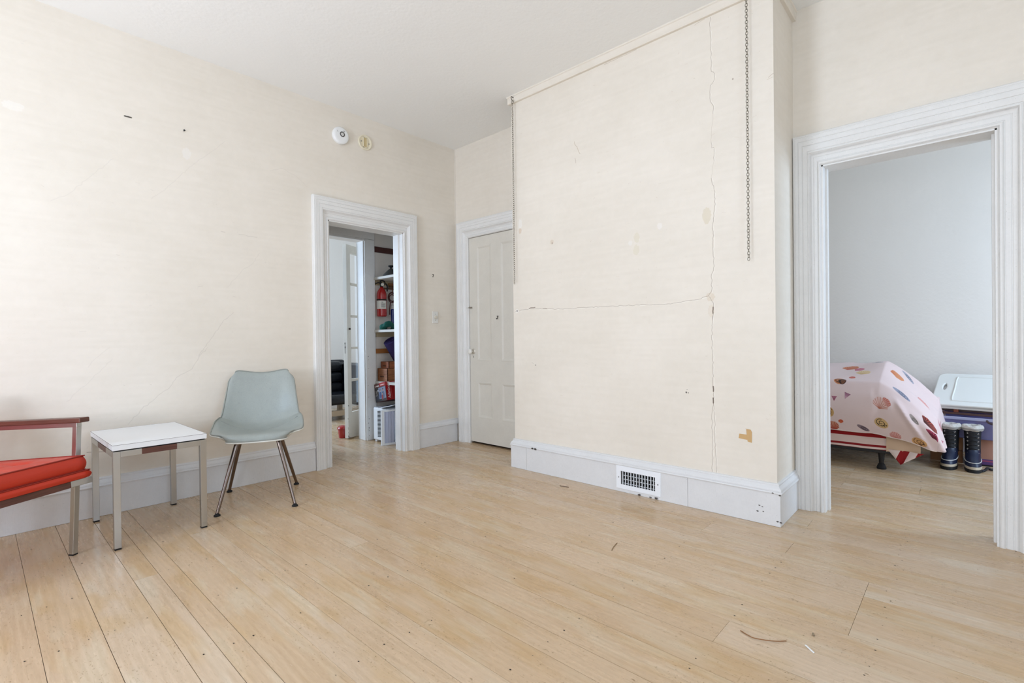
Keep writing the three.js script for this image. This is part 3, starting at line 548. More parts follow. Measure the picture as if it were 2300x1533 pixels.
// ---------------------------------------------------------------- small fittings on the walls
{
  const t = thing('smoke_detector', 'round white smoke alarm with a dark ringed button, high on the wall', 'smoke detector', [XL, 2.781, -2.118]), wp = M(0xf2f1ee, 0.4);
  const R = (g) => g.rotateZ(-Math.PI / 2);
  mesh('body', R(lathe([[0, 0.036], [0.05, 0.036], [0.064, 0.033], [0.071, 0.026], [0.072, 0.012], [0.069, 0.010], [0.069, 0.0]], 48)), wp, t);
  mesh('button_ring', R(new THREE.TorusGeometry(0.0185, 0.0035, 8, 32).rotateX(Math.PI / 2).translate(0, 0.037, 0)).translate(0, 0.008, -0.006), M(0x3a3633, 0.5), t);
  mesh('test_button', R(lathe([[0, 0.040], [0.012, 0.040], [0.016, 0.037], [0.016, 0.034]], 24)).translate(0, 0.008, -0.006), M(0xd8d5d0, 0.4), t);
  mesh('grille', [-1, 0, 1].map((k) => box(0.0355, 0.0375, 0.012 + 0.024 + k * 0.004, 0.0135 + 0.024 + k * 0.004, -0.030, -0.016)), M(0x8b8680, 0.6), t);
  mesh('led', [box(0.0355, 0.037, 0.020, 0.022, 0.030, 0.040), box(0.0355, 0.037, 0.028, 0.030, 0.034, 0.042)], M(0x7c7974, 0.5), t);
}
{
  const t = thing('mounting_plate', 'cream round ceiling box plate with a slot, right of the smoke alarm', 'plate', [XL, 2.794, -2.357]), cr = M(0xeadfc4, 0.5);
  const R = (g) => g.rotateZ(-Math.PI / 2);
  mesh('ring', R(lathe([[0.03, 0.004], [0.052, 0.006], [0.056, 0.012], [0.064, 0.012], [0.066, 0.008], [0.066, 0]], 44)), cr, t);
  mesh('disc', R(lathe([[0, 0.005], [0.054, 0.005]], 40)), M(0xe4d7b8, 0.6), t);
  mesh('slot_frame', [box(0.005, 0.011, -0.045, -0.041, -0.02, 0.02), box(0.005, 0.011, 0.041, 0.045, -0.02, 0.02), box(0.005, 0.011, -0.045, 0.045, -0.02, -0.0165), box(0.005, 0.011, -0.045, 0.045, 0.0165, 0.02)], cr, t);
  mesh('slot', box(0.003, 0.0062, -0.041, 0.041, -0.0165, 0.0165), M(0xcdb98c, 0.7), t);
  for (const s of [-1, 1]) mesh('screw', R(lathe([[0, 0.010], [0.004, 0.009], [0.0055, 0.005]], 12)).translate(0, s * 0.004, s * 0.037), screwMat, t);
}
{
  const t = thing('dimmer_switch', 'white wall plate with a round dimmer knob beside the panel door', 'switch', [XL, 1.270, -3.117]);
  mesh('wall_plate', box(0, 0.006, -0.058, 0.058, -0.036, 0.036, 0.003), M(0xe6e2da, 0.4), t);
  mesh('dimmer_knob', lathe([[0, 0.024], [0.014, 0.024], [0.0175, 0.021], [0.0185, 0.006]], 28).rotateZ(-Math.PI / 2), M(0xd6cdbc, 0.4), t);
  for (const s of [-1, 1]) mesh('screw', lathe([[0, 0.008], [0.003, 0.007], [0.004, 0.005]], 10).rotateZ(-Math.PI / 2).translate(0, s * 0.03, 0), screwMat, t);
}
{
  const t = thing('wall_hook', 'small dark screw hook in the wall above the dimmer switch', 'hook', [XL, 1.686, -3.087]);
  mesh('shank', rod([0, 0.008, 0], [0.02, 0.008, 0], 0.0028), iron, t);
  mesh('hook', tube([[0.018, 0.008, 0], [0.02, -0.006, 0.001], [0.016, -0.016, 0.004], [0.024, -0.02, 0.008]], 0.0028), black, t);
}
{
  const t = thing('picture_anchor', 'thin dark slotted anchor near the top of the long wall', 'anchor', [XL, 2.483, -0.672], 0);
  mesh('slot_plate', [box(0, 0.003, -0.0035, 0.0035, -0.024, 0.016, 0.001)], iron, t);
  mesh('ridge', [-1, 0, 1, 2].map((k) => box(0.002, 0.005, -0.003, 0.003, k * 0.007 - 0.008, k * 0.007 - 0.005)), M(0x3a3632, 0.6), t);
  tagged('picture_nail', [rod([XL - 0.002, 2.484, -0.981], [XL + 0.012, 2.486, -0.981], 0.002), lathe([[0, 0.002], [0.006, 0.001], [0.006, 0]], 12).rotateZ(-Math.PI / 2).translate(XL + 0.012, 2.486, -0.981)], black, 'dark nail in the long wall between the anchor and the smoke alarm', 'nail');
}
// the two chains that hang from the picture rail
const linkGeo = (() => { const c = []; for (let k = 0; k < 20; k++) { const a = k / 20 * Math.PI * 2; c.push([Math.cos(a) * 0.0062, Math.sin(a) * 0.0075 + Math.sign(Math.sin(a)) * 0.0022, 0]); } return tube(c, 0.00155, 5, 22, true); })();
function chain(label, x, y0, y1) {
  const z = ZC + 0.034, t = thing('hanging_chain', label, 'chain', [x, y0, z], 0);
  const cm = M(0x8d8678, 0.38, { metalness: 0.8 }), pitch = 0.0158, n = Math.round((y0 - 0.05 - y1) / pitch);
  const h = mesh('hook', [rod([0, -0.004, -0.012], [0, -0.004, 0.006], 0.0035), tube([[0, -0.004, 0.004], [0, -0.004, 0.012], [0, -0.014, 0.016], [0, -0.026, 0.008], [0, -0.034, 0.002], [0, -0.038, -0.001]], 0.003)], iron, t);
  h.userData.label = 'dark iron hook';
  mesh('ring', new THREE.TorusGeometry(0.012, 0.0022, 7, 26).translate(0, -0.044, 0.0), cm, t);
  for (let k = 0; k < n; k++) { const m = mesh('link', linkGeo, cm, t); m.position.set(rr(-0.0006, 0.0006), -0.06 - k * pitch, rr(-0.0005, 0.0005)); m.rotation.y = (k % 2 ? 1.45 : 0.1) + rr(-0.2, 0.2); }
}
chain('thin metal chain hanging on the chimney breast edge next to the panel door', -2.684, 2.995, 1.497);
chain('thin metal chain hanging on the chimney breast near the bedroom doorway', -0.902, 2.995, 1.471);
{
  const t = thing('masking_tape', 'two crossed scraps of tan masking tape low on the chimney breast', 'tape', [-0.92, 0.48, ZC + 0.0006]);
  const tape = M(0xcfa873, 0.7, { bumpMap: paintBump, bumpScale: 0.001 });
  const scrap = (pts, z) => plate(pts, [], 0.0008, (a, y, d) => [a, y, z + d]);
  mesh('tape_strip', scrap([[-0.056, -0.022], [-0.052, 0.004], [0.004, 0.003], [0.016, -0.002], [0.012, -0.028], [-0.03, -0.025]], 0), tape, t);
  mesh('tape_strip', scrap([[-0.014, 0.036], [0.010, 0.034], [0.017, 0.02], [0.016, -0.04], [-0.006, -0.036], [-0.010, -0.006]], 0.001), tape, t);
}
{
  const z = ZC + 0.025, t = thing('floor_register', 'white metal heating register set in the baseboard of the chimney breast', 'vent', [-1.609, 0, z]), wm = M(0xf3f4f6, 0.35);
  const fr = plate(rect(-0.160, 0.160, 0.024, 0.176), [rect(-0.126, 0.124, 0.053, 0.143)], 0.005, (a, y, d) => [a, y, d]);
  mesh('face_frame', fr, wm, t);
  mesh('frame_lip', quads([[0, 0], [0.004, 0.003]].map(([o, d]) => rect(-0.163 + o, 0.163 - o, 0.021 + o, 0.179 - o).map(([a, y]) => [a, y, d + 0.001])), true, 0.3), wm, t);
  for (let k = 0; k < 12; k++) mesh('vertical_louvre', box(-0.1155 + k * 0.0205, -0.1125 + k * 0.0205, 0.0535, 0.1425, -0.008, 0.003), wm, t);
  for (let k = 0; k < 4; k++) mesh('cross_louvre', box(-0.125, 0.123, 0.058 + k * 0.0265, 0.0605 + k * 0.0265, -0.017, -0.0095), wm, t);
  for (const s of [-1, 1]) mesh('screw', lathe([[0, 0.0075], [0.003, 0.007], [0.0045, 0.005]], 12).rotateX(Math.PI / 2).translate(s * 0.1425, 0.099, 0), screwMat, t);
  mesh('duct', [box(-0.132, 0.130, 0.047, 0.149, -0.09, -0.085), box(-0.132, 0.130, 0.047, 0.049, -0.09, -0.018), box(-0.132, 0.130, 0.147, 0.149, -0.09, -0.018), box(-0.132, -0.130, 0.047, 0.149, -0.09, -0.018), box(0.128, 0.130, 0.047, 0.149, -0.09, -0.018)], M(0x17120f, 0.9), t);  // near-black colour paints in the darkness inside the duct
}
// litter on the boards
tagged('wood_splinter', tube([[-0.598, 0.002, -1.832], [-0.57, 0.003, -1.819], [-0.546, 0.004, -1.814], [-0.506, 0.005, -1.829], [-0.481, 0.004, -1.848], [-0.461, 0.002, -1.872]], 0.0016, 6), M(0x8a5a30, 0.7), 'thin curved brown wood splinter lying on the floorboards', 'splinter');
tagged('paint_sliver', [box(-0.021, 0.021, 0.0005, 0.003, -0.003, 0.003, 0.001).rotateY(-0.75).translate(-0.392, 0, -1.876)], M(0xf0eeea, 0.6), 'white paint sliver on the floorboards beside the curved splinter', 'sliver');
tagged('seed_husk', lathe([[0, 0], [0.003, 0.003], [0.004, 0.008], [0.003, 0.014], [0, 0.017]], 10).rotateX(Math.PI / 2).rotateY(0.5).translate(-0.404, 0.004, -1.98), M(0x8a7a62, 0.8), 'small brown husk on the floorboards behind the white sliver', 'husk');
tagged('bark_curl', tube([[-2.133, 0.002, -2.802], [-2.11, 0.003, -2.797], [-2.09, 0.004, -2.80], [-2.062, 0.002, -2.812]], 0.0022, 6), M(0x5e3c22, 0.8), 'short dark curl of bark on the floor before the chimney breast', 'bark');
tagged('straw_bit', tube([[-1.293, 0.002, -2.113], [-1.305, 0.003, -2.15], [-1.318, 0.002, -2.205]], 0.0016, 5), M(0x8a6a44, 0.8), 'straight bit of straw lying alone in mid floor', 'straw');

// ---------------------------------------------------------------- the hall behind the left doorway
{
  const t = struct('trim_5'), x = -4.65;
  mesh('casing_leg', box(x, x + 0.03, 0.001, 2.108, -2.885, -2.774, 0.003), hallTrim, t);
  mesh('casing_leg', box(x, x + 0.03, 0.001, 2.108, -1.946, -1.83, 0.003), hallTrim, t);
  mesh('casing_head', box(x, x + 0.03, 2.11, 2.25, -2.885, -1.83, 0.003), hallTrim, t);
  mesh('head_bead', box(x, x + 0.024, 2.088, 2.11, -2.774, -1.946, 0.004), hallTrim, t);
  mesh('bead', rod([x + 0.026, 0.001, -2.772], [x + 0.026, 2.09, -2.772], 0.0045, 0.0045, 10), hallTrim, t);
  mesh('jamb', box(x, x - 0.13, 0.001, 2.09, -2.772, -2.764), hallTrim, t);
  mesh('jamb', box(x, x - 0.13, 0.001, 2.09, -1.958, -1.949), hallTrim, t);
  const nb = []; for (let k = 0; k < 16; k++) { const y = k < 9 ? rr(0.03, 0.26) : rr(0.3, 1.0); nb.push(new THREE.IcosahedronGeometry(rr(0.002, 0.0045), 0).scale(0.25, 1.3, 1).translate(x + 0.0305, y, -2.79 + rr(-0.004, 0.004))); }
  mesh('paint_chips', nb, chipMat, t).userData.kind = 'stuff';
}
{ // the glazed door, seen almost along its lock edge
  const d = struct('door_1'); d.position.set(-4.83, 0.012, -2.675); d.rotation.y = 2.048;
  const w = 0.62, h = 2.06, th = 0.045;
  mesh('lock_stile', box(0, 0.068, 0, h, -th, 0, 0.002), doorMat, d); mesh('hinge_stile', box(w - 0.068, w, 0, h, -th, 0, 0.002), doorMat, d);
  mesh('top_rail', box(0.068, w - 0.068, 1.975, h, -th + 0.002, -0.002, 0.001), doorMat, d); mesh('bottom_rail', box(0.068, w - 0.068, 0, 0.27, -th + 0.002, -0.002, 0.001), doorMat, d);
  const ys = [0.27, 0.612, 0.957, 1.299, 1.644, 1.975];
  for (let k = 1; k < 5; k++) mesh('glazing_bar', box(0.068, w - 0.068, ys[k] - 0.012, ys[k] + 0.012, -th + 0.006, 0.004, 0.002), doorMat, d);
  for (let k = 0; k < 5; k++) mesh('pane', box(0.066, w - 0.066, ys[k] + 0.01, ys[k + 1] - 0.01, -th / 2 - 0.0015, -th / 2 + 0.0015), glass, d);
  mesh('door_knob', lathe([[0, 0.02], [0.008, 0.018], [0.011, 0.012], [0.008, 0.006], [0.005, 0]], 16).rotateX(Math.PI / 2).translate(0.03, 1.16, 0), M(0x3a2c20, 0.4, { metalness: 0.5 }), d).userData.label = 'dark bronze door knob';
  mesh('mortise_lock', [box(-0.0012, 0.001, 0.90, 1.02, -0.032, -0.028), box(-0.0014, 0.001, 0.955, 0.975, -0.033, -0.024), box(-0.0014, 0.001, 1.0, 1.012, -0.034, -0.026)], M(0x2e2620, 0.7), d);
  const nb = []; for (let k = 0; k < 22; k++) nb.push(new THREE.IcosahedronGeometry(rr(0.002, 0.006), 0).scale(1, 1.3, 0.3).translate(rr(0.0, 0.006), Math.pow(rnd(), 2) * 0.4, rr(-0.006, 0.001))); for (let k = 0; k < 6; k++) nb.push(new THREE.IcosahedronGeometry(rr(0.003, 0.006), 0).translate(rr(0, 0.03), 0.003, rr(-0.03, 0)));
  mesh('paint_chips', nb, chipMat, d).userData.kind = 'stuff';
}
// shelves in the corner of the hall and what stands on them
const shelfMat = M(0xe6e3dc, 0.5, { map: paint }), cedar = dataTex(512, 256, (x, y) => { const s = pn(x * 8, y * 90, 8, 90, 301), n = fbm(x * 3, y * 8, 3, 8, 303), k = 40 * (s - 0.5) + 36 * (n - 0.5); return [150 + k, 92 + k * 0.75, 52 + k * 0.6]; }, true, 2, 4);
const shelfY = [1.712, 1.158, 0.616], places = ['top', 'middle', 'lowest'];
shelfY.forEach((y, i) => {
  const t = thing('wall_shelf', ['highest white shelf in the hall corner, with the black knobbed lid on it', 'middle white shelf in the hall corner, with the teal cloth on it', 'lowest white shelf in the hall corner, with the wooden boxes on it'][i], 'shelf', [-4.65, y, -2.88]);
  mesh('shelf_board', box(-0.012, 0.60, -0.026, 0, -0.47, 0.01, 0.002), shelfMat, t);
  mesh('cleat', box(0.001, 0.02, -0.075, -0.027, -0.46, -0.02), M([0xb9a684, 0xb9a684, 0xb9a684][i], 0.6), t);
});
tagged('wall_cleat', box(-4.65, -4.628, 1.988, 2.046, -3.36, -2.89), M(0x4a1f16, 0.55), 'dark red brown wooden strip on the wall above the highest hall shelf', 'strip');
tagged('wall_cleat', box(-4.65, -4.632, 0.908, 0.957, -3.36, -2.89), M(0xa86a34, 0.55), 'orange brown wooden strip on the wall behind the rolled mat', 'strip');
tagged('peg_rail', box(-4.65, -4.636, 1.60, 1.615, -3.30, -2.99), M(0x6a4226, 0.6), 'thin brown wooden rail on the hall wall beside the fire extinguisher', 'rail');
{
  const t = thing('pot_lid', 'dark grey domed lid with a black knob on the highest hall shelf', 'lid', [-4.44, 1.712, -2.965]);
  mesh('dome', lathe([[0.085, 0], [0.082, 0.014], [0.066, 0.034], [0.044, 0.056], [0.026, 0.074], [0.014, 0.082], [0, 0.084]], 36), M(0x4b4c4a, 0.45), t);
  mesh('knob', lathe([[0.009, 0.08], [0.009, 0.096], [0.024, 0.102], [0.03, 0.109], [0.026, 0.117], [0, 0.121]], 24), black, t);
}
{
  const t = thing('fire_extinguisher', 'red fire extinguisher with a white label hanging on the hall wall', 'fire extinguisher', [-4.585, 1.297, -2.942], 0.9), redM = M(0xb00d0d, 0.22, { clearcoat: 0.6, clearcoatRoughness: 0.1 });
  mesh('cylinder', lathe([[0, 0], [0.04, 0], [0.049, 0.006], [0.0515, 0.016], [0.0515, 0.225], [0.049, 0.25], [0.041, 0.275], [0.028, 0.296], [0.017, 0.306], [0.015, 0.318], [0, 0.318]], 44), redM, t);
  const lab = canvasTex(512, 256, (c, w, h) => { c.fillStyle = '#e9e6dd'; c.fillRect(0, 0, w, h); c.fillStyle = '#b9b6ae'; for (let k = 0; k < 12; k++) c.fillRect(14, 24 + k * 18, 150 - (k % 3) * 22, 6); c.fillStyle = '#1d1b1a'; c.font = 'bold 44px sans-serif'; c.fillText('FIRE', 250, 70); for (let k = 0; k < 4; k++) c.fillRect(250, 96 + k * 32, 190 - (k % 2) * 50, 14); c.fillStyle = '#a02020'; c.fillRect(470, 0, 30, h); });
  const lg = new THREE.CylinderGeometry(0.0521, 0.0521, 0.088, 36, 1, true, -1.3, 2.6); lg.translate(0, 0.126, 0);
  mesh('label', flatten(lg), M(0xffffff, 0.4, { map: lab }), t).userData.label = 'white printed label';
  mesh('bracket_strap', lathe([[0.0515, 0.172], [0.0528, 0.172], [0.0528, 0.186], [0.0515, 0.186]], 40), black, t);
  mesh('valve', [new THREE.CylinderGeometry(0.017, 0.015, 0.03, 20).translate(0, 0.33, 0), box(-0.014, 0.014, 0.335, 0.36, -0.02, 0.02, 0.004)], black, t);
  mesh('handle', [tube([[0, 0.35, 0.018], [-0.03, 0.362, 0.016], [-0.06, 0.352, 0.01]], 0.006, 8), tube([[0, 0.362, 0.018], [-0.01, 0.38, 0.016], [0.026, 0.378, 0.01], [0.04, 0.35, 0]], 0.0065, 8)], black, t);
  mesh('gauge', [lathe([[0, 0.008], [0.015, 0.008], [0.017, 0.003], [0.017, 0]], 24).rotateX(Math.PI / 2).translate(0.012, 0.342, 0.02)], M(0xdedbd2, 0.3), t);
  mesh('hose', tube([[0.012, 0.34, -0.005], [0.045, 0.35, 0], [0.06, 0.32, 0.004], [0.058, 0.27, 0.004]], 0.008, 10), black, t);
}
{
  const t = thing('hand_broom', 'small brown wooden brush hanging at the top right of the fire extinguisher', 'brush', [-4.62, 1.63, -3.105]);
  mesh('brush_back', box(-0.012, 0.012, 0.012, 0.036, -0.055, 0.055, 0.006), M(0x8a5a2c, 0.5), t);
  mesh('bristles', box(-0.008, 0.008, -0.012, 0.012, -0.05, 0.05, 0.002), M(0x5e3c1c, 0.9), t);
  mesh('brush_handle', rod([0, 0.012, 0], [0, -0.06, 0.004], 0.006, 0.005), M(0x7a4c26, 0.5), t);
}
{
  const t = thing('leather_collar', 'brown looped leather strap hanging under the wooden brush', 'strap', [-4.615, 1.512, -3.09]), lm = M(0x4e2216, 0.5);
  mesh('loop', [new THREE.TorusGeometry(0.045, 0.007, 8, 36).scale(1, 1.15, 1).rotateY(Math.PI / 2), new THREE.TorusGeometry(0.036, 0.006, 8, 30).rotateY(Math.PI / 2).translate(0.012, -0.006, 0.006)], lm, t);
  mesh('strap_end', tube([[0.004, -0.045, 0.02], [0.006, -0.09, 0.03], [0.004, -0.14, 0.034], [0.006, -0.19, 0.036]], 0.006, 8), lm, t);
  mesh('buckle', new THREE.TorusGeometry(0.009, 0.002, 6, 16).rotateY(Math.PI / 2).translate(0.014, -0.04, 0.022), chrome, t);
}
{
  const t = thing('hand_pump', 'slim dark blue hand pump standing on the middle hall shelf', 'pump', [-4.59, 1.158, -3.08]), bl = M(0x0d2a78, 0.25, { clearcoat: 0.5 });
  mesh('barrel', lathe([[0, 0], [0.019, 0], [0.02, 0.006], [0.02, 0.215], [0.016, 0.225], [0, 0.225]], 26), bl, t);
  mesh('pump_rod', [rod([0, 0.22, 0], [0, 0.27, 0], 0.004), box(-0.004, 0.004, 0.262, 0.272, -0.012, 0.012, 0.002)], chrome, t);
}
{
  const t = thing('teal_cloth', 'crumpled teal cloth on the middle hall shelf', 'cloth', [-4.5, 1.158, -2.955], 0.4), rows = [];
  for (let i = 0; i <= 36; i++) { const a = i / 36 * Math.PI * 2, r = []; for (let j = 0; j < 14; j++) { const b = j / 14 * Math.PI * 2, q = 0.024 * (1 + 0.45 * (pn(i * 0.33 + 40, j * 0.5, 12, 7, 311) - 0.3)), R = 0.052 + 0.016 * Math.sin(3 * a) + q * Math.cos(b); r.push([Math.cos(a) * R * 0.7, Math.max(0.001, 0.034 + 0.024 * Math.sin(a * 1 + 1.4) + q * 1.25 * Math.sin(b)), Math.sin(a) * R * 1.35]); } rows.push(r); }
  mesh('folded_cloth', smooth(rows, true), M(0x0c5a50, 0.8, { sheen: 0.4, sheenColor: new THREE.Color(0x4fb0a0) }), t);
  tagged('white_ball', new THREE.SphereGeometry(0.026, 24, 16).translate(-4.485, 1.188, -2.957), M(0x9a938a, 0.5), 'pale ball sitting in the teal cloth on the hall shelf', 'ball');
}
{
  const t = thing('rolled_mat', 'rolled dark purple exercise mat leaning on the hall shelf behind the wooden boxes', 'mat', [-4.50, 0.835, -3.115]);
  const c = []; for (let k = 0; k <= 150; k++) { const a = k / 150 * Math.PI * 8, r = 0.012 + 0.06 * k / 150; c.push([Math.cos(a) * r, Math.sin(a) * r]); }
  const rows = [c.map(([x, y]) => [x, 0, y]), c.map(([x, y]) => [x, 0.26, y])], g = quads(rows, false, 1.2);
  g.rotateX(0.62).rotateY(0.15);
  mesh('mat_roll', boxUV(g), M(0x2d1c5a, 0.7), t);
  const core = lathe([[0, 0.002], [0.07, 0.002], [0.0725, 0.006], [0.0725, 0.256], [0.07, 0.258], [0, 0.255]], 36).rotateX(0.62).rotateY(0.15);
  mesh('mat_core', core, M(0x2a1b56, 0.75), t);
}
function crate(name, label, x0, x1, y0, y1, z0, z1, shade) {
  const t = thing(name, label, 'box', [(x0 + x1) / 2, y0, (z0 + z1) / 2]), hx = (x1 - x0) / 2, hz = (z1 - z0) / 2, h = y1 - y0, m = M(shade, 0.5, { map: cedar });
  const n = h > 0.1 ? 2 : 1;
  for (let k = 0; k < n; k++) { const a = k * h / n + 0.001, b = (k + 1) * h / n - 0.001; mesh('side_board', box(-hx, hx, a, b, hz - 0.008, hz, 0.001), m, t); mesh('side_board', box(-hx, hx, a, b, -hz, -hz + 0.008, 0.001), m, t); mesh('end_board', box(hx - 0.008, hx, a, b, -hz, hz, 0.001), m, t); mesh('end_board', box(-hx, -hx + 0.008, a, b, -hz, hz, 0.001), m, t); }
  mesh('box_lid', box(-hx + 0.002, hx - 0.002, h - 0.008, h - 0.002, -hz + 0.002, hz - 0.002), m, t);
  mesh('burnt_mark', box(-hx * 0.5, hx * 0.3, h * 0.30, h * 0.42, hz, hz + 0.0006), M(0x4a2810, 0.8), t);
}
crate('wooden_box', 'larger cedar wooden box on the lowest hall shelf, under the smaller one', -4.625, -4.44, 0.617, 0.752, -3.2, -2.905, 0xffffff);
crate('wooden_box', 'smaller flat cedar wooden box stacked on the larger one', -4.60, -4.45, 0.753, 0.822, -3.17, -2.93, 0xf2d8c0);
{
  const t = thing('window_air_conditioner', 'white window air conditioner with side slots on the floor beneath the hall shelves', 'air conditioner', [-4.435, 0, -2.98]);
  mesh('case', box(-0.115, 0.115, 0.02, 0.352, -0.2, 0.18, 0.012), whitePlastic, t);
  for (let k = 0; k < 20; k++) { const s = box(-0.032, 0.032, -0.0042, 0.0042, 0, 0.002); s.rotateZ(0.12).translate(-0.002, 0.062 + k * 0.0136, 0.1795); mesh('side_slot', s, black, t); }
  for (const s of [-1, 1]) mesh('foot', box(s * 0.1, s * 0.07, 0, 0.022, 0.13, 0.17, 0.004), whitePlastic, t);
  mesh('top_cover', box(-0.11, 0.11, 0.35, 0.356, -0.195, 0.172, 0.002), M(0xb9babb, 0.5), t);
}
{
  const t = thing('accordion_panel', 'white framed pleated window panel leaning on the air conditioner', 'panel', [-4.283, 0, -2.722], -0.2);
  const fm = M(0xeceded, 0.45);
  mesh('frame_side', box(-0.012, 0.012, 0, 0.352, -0.03, 0, 0.003), fm, t); mesh('frame_side', box(-0.012, 0.012, 0, 0.352, -0.16, -0.145, 0.003), fm, t);
  mesh('frame_bottom', box(-0.012, 0.012, 0, 0.02, -0.145, -0.03, 0.002), fm, t); mesh('frame_top', box(-0.012, 0.012, 0.335, 0.352, -0.145, -0.03, 0.002), fm, t);
  for (let k = 0; k < 7; k++) mesh('pleat', box(-0.006, 0.004 + (k % 2) * 0.003, 0.02, 0.335, -0.046 - k * 0.0145, -0.033 - k * 0.0145, 0.002), M(0xc3c7da, 0.5), t);
}
{
  const t = thing('white_appliance', 'white slim appliance case with a dark upright slot, against the doorway jamb', 'appliance', [-4.262, 0, -3.03]);
  mesh('case', box(-0.045, 0.045, 0.012, 0.345, -0.16, 0.14, 0.01), M(0xd9dcea, 0.4), t);
  mesh('handle_slot', box(0.0445, 0.0462, 0.06, 0.22, 0.055, 0.065), M(0x4c5068, 0.6), t);
  for (const y of [0.035, 0.245]) mesh('screw', box(0.0445, 0.0462, y, y + 0.006, 0.058, 0.064), screwMat, t);
  for (const z of [-0.12, 0.11]) mesh('foot', box(-0.03, 0.03, 0, 0.014, z - 0.015, z + 0.015), rubber, t);
}
{
  const t = thing('magazine', 'white thin magazine lying under the red and black box', 'magazine', [-4.33, 0.372, -2.92], 0.2);
  const g = box(-0.1, 0.1, 0, 0.006, -0.14, 0.14, 0.001).rotateX(0.06).rotateZ(0.2).translate(0, 0.012, 0); mesh('pages', g, M(0xe8e8ea, 0.5), t);
  mesh('cover', box(-0.099, 0.099, 0.006, 0.0072, -0.139, 0.139).rotateX(0.06).rotateZ(0.2).translate(0, 0.012, 0), M(0x3c4454, 0.4), t);
}
{
  const t = thing('printed_box', 'red and black printed box with a people picture, tilted on the air conditioner', 'box', [-4.475, 0.385, -2.98], -0.06);
  const front = canvasTex(512, 384, (c, w, h) => {
    c.fillStyle = '#1e1614'; c.fillRect(0, 0, w, h); c.fillStyle = '#5c2a22'; c.fillRect(0, 0, w * 0.5, h * 0.22); c.fillStyle = '#a31219'; c.fillRect(w * 0.46, 0, w, h * 0.2);
    c.fillStyle = '#e9e2dc'; c.font = 'bold 44px sans-serif'; c.fillText('IN', 30, 70); c.fillRect(96, 42, 120, 22); c.fillStyle = '#e7b6ae'; c.fillRect(w * 0.55, 34, 170, 20);
    c.fillStyle = '#7d879c'; c.fillRect(w * 0.34, h * 0.24, w * 0.62, h * 0.62); c.fillStyle = '#2c3040'; c.fillRect(0, h * 0.62, w * 0.36, h * 0.38); c.fillStyle = '#1a1a20'; c.fillRect(0, h * 0.87, w, h * 0.13);
    for (const [x, y, s, a, b] of [[250, 150, 1, '#c39a80', '#34507c'], [380, 140, 1.15, '#b88a70', '#56627c'], [330, 220, 0.8, '#d0a890', '#8c3038']]) { c.fillStyle = b; c.beginPath(); c.ellipse(x, y + 100 * s, 48 * s, 72 * s, 0, 0, 7); c.fill(); c.fillStyle = a; c.beginPath(); c.arc(x, y + 14 * s, 22 * s, 0, 7); c.fill(); c.fillStyle = '#1c1412'; c.beginPath(); c.arc(x, y + 4 * s, 23 * s, Math.PI, 0); c.fill(); }
    c.fillStyle = '#ddd'; c.beginPath(); c.arc(150, 150, 20, 0, 7); c.fill(); c.fillStyle = '#b9b2ac'; for (let k = 0; k < 5; k++) c.fillRect(34, 150 + k * 24, 84, 9);
  });
  const side = canvasTex(512, 384, (c, w, h) => { c.fillStyle = '#a40d14'; c.fillRect(0, 0, w, h); c.save(); c.translate(96, h - 40); c.rotate(-Math.PI / 2); c.fillStyle = '#f2e8e4'; c.font = 'bold 78px sans-serif'; c.fillText('Admiral II', 0, 0); c.fillStyle = '#c66'; c.fillRect(0, 24, 230, 6); c.font = '34px sans-serif'; c.fillStyle = '#e2b8b4'; c.fillText('a 2 person set', 20, 150); c.fillText('with extras', 20, 210); c.restore(); });
  const T = (g) => g.rotateZ(0.2).translate(0.012, 0.03, 0), hx = 0.115, hh = 0.19, hz = 0.13;
  mesh('carton', T(box(-hx, hx, 0, hh, -hz, hz, 0.001)), M(0x6e1014, 0.5), t);
  const pg = new THREE.PlaneGeometry(2 * hx, hh); pg.translate(0, hh / 2, hz + 0.0006); mesh('picture_side', T(flatten(pg)), M(0xffffff, 0.3, { map: front }), t).userData.label = 'dark side with a picture of people';
  const sg = new THREE.PlaneGeometry(2 * hz, hh); sg.rotateY(Math.PI / 2).translate(hx + 0.0006, hh / 2, 0); mesh('lettered_side', T(flatten(sg)), M(0xffffff, 0.3, { map: side }), t).userData.label = 'red side with white upright lettering';
}
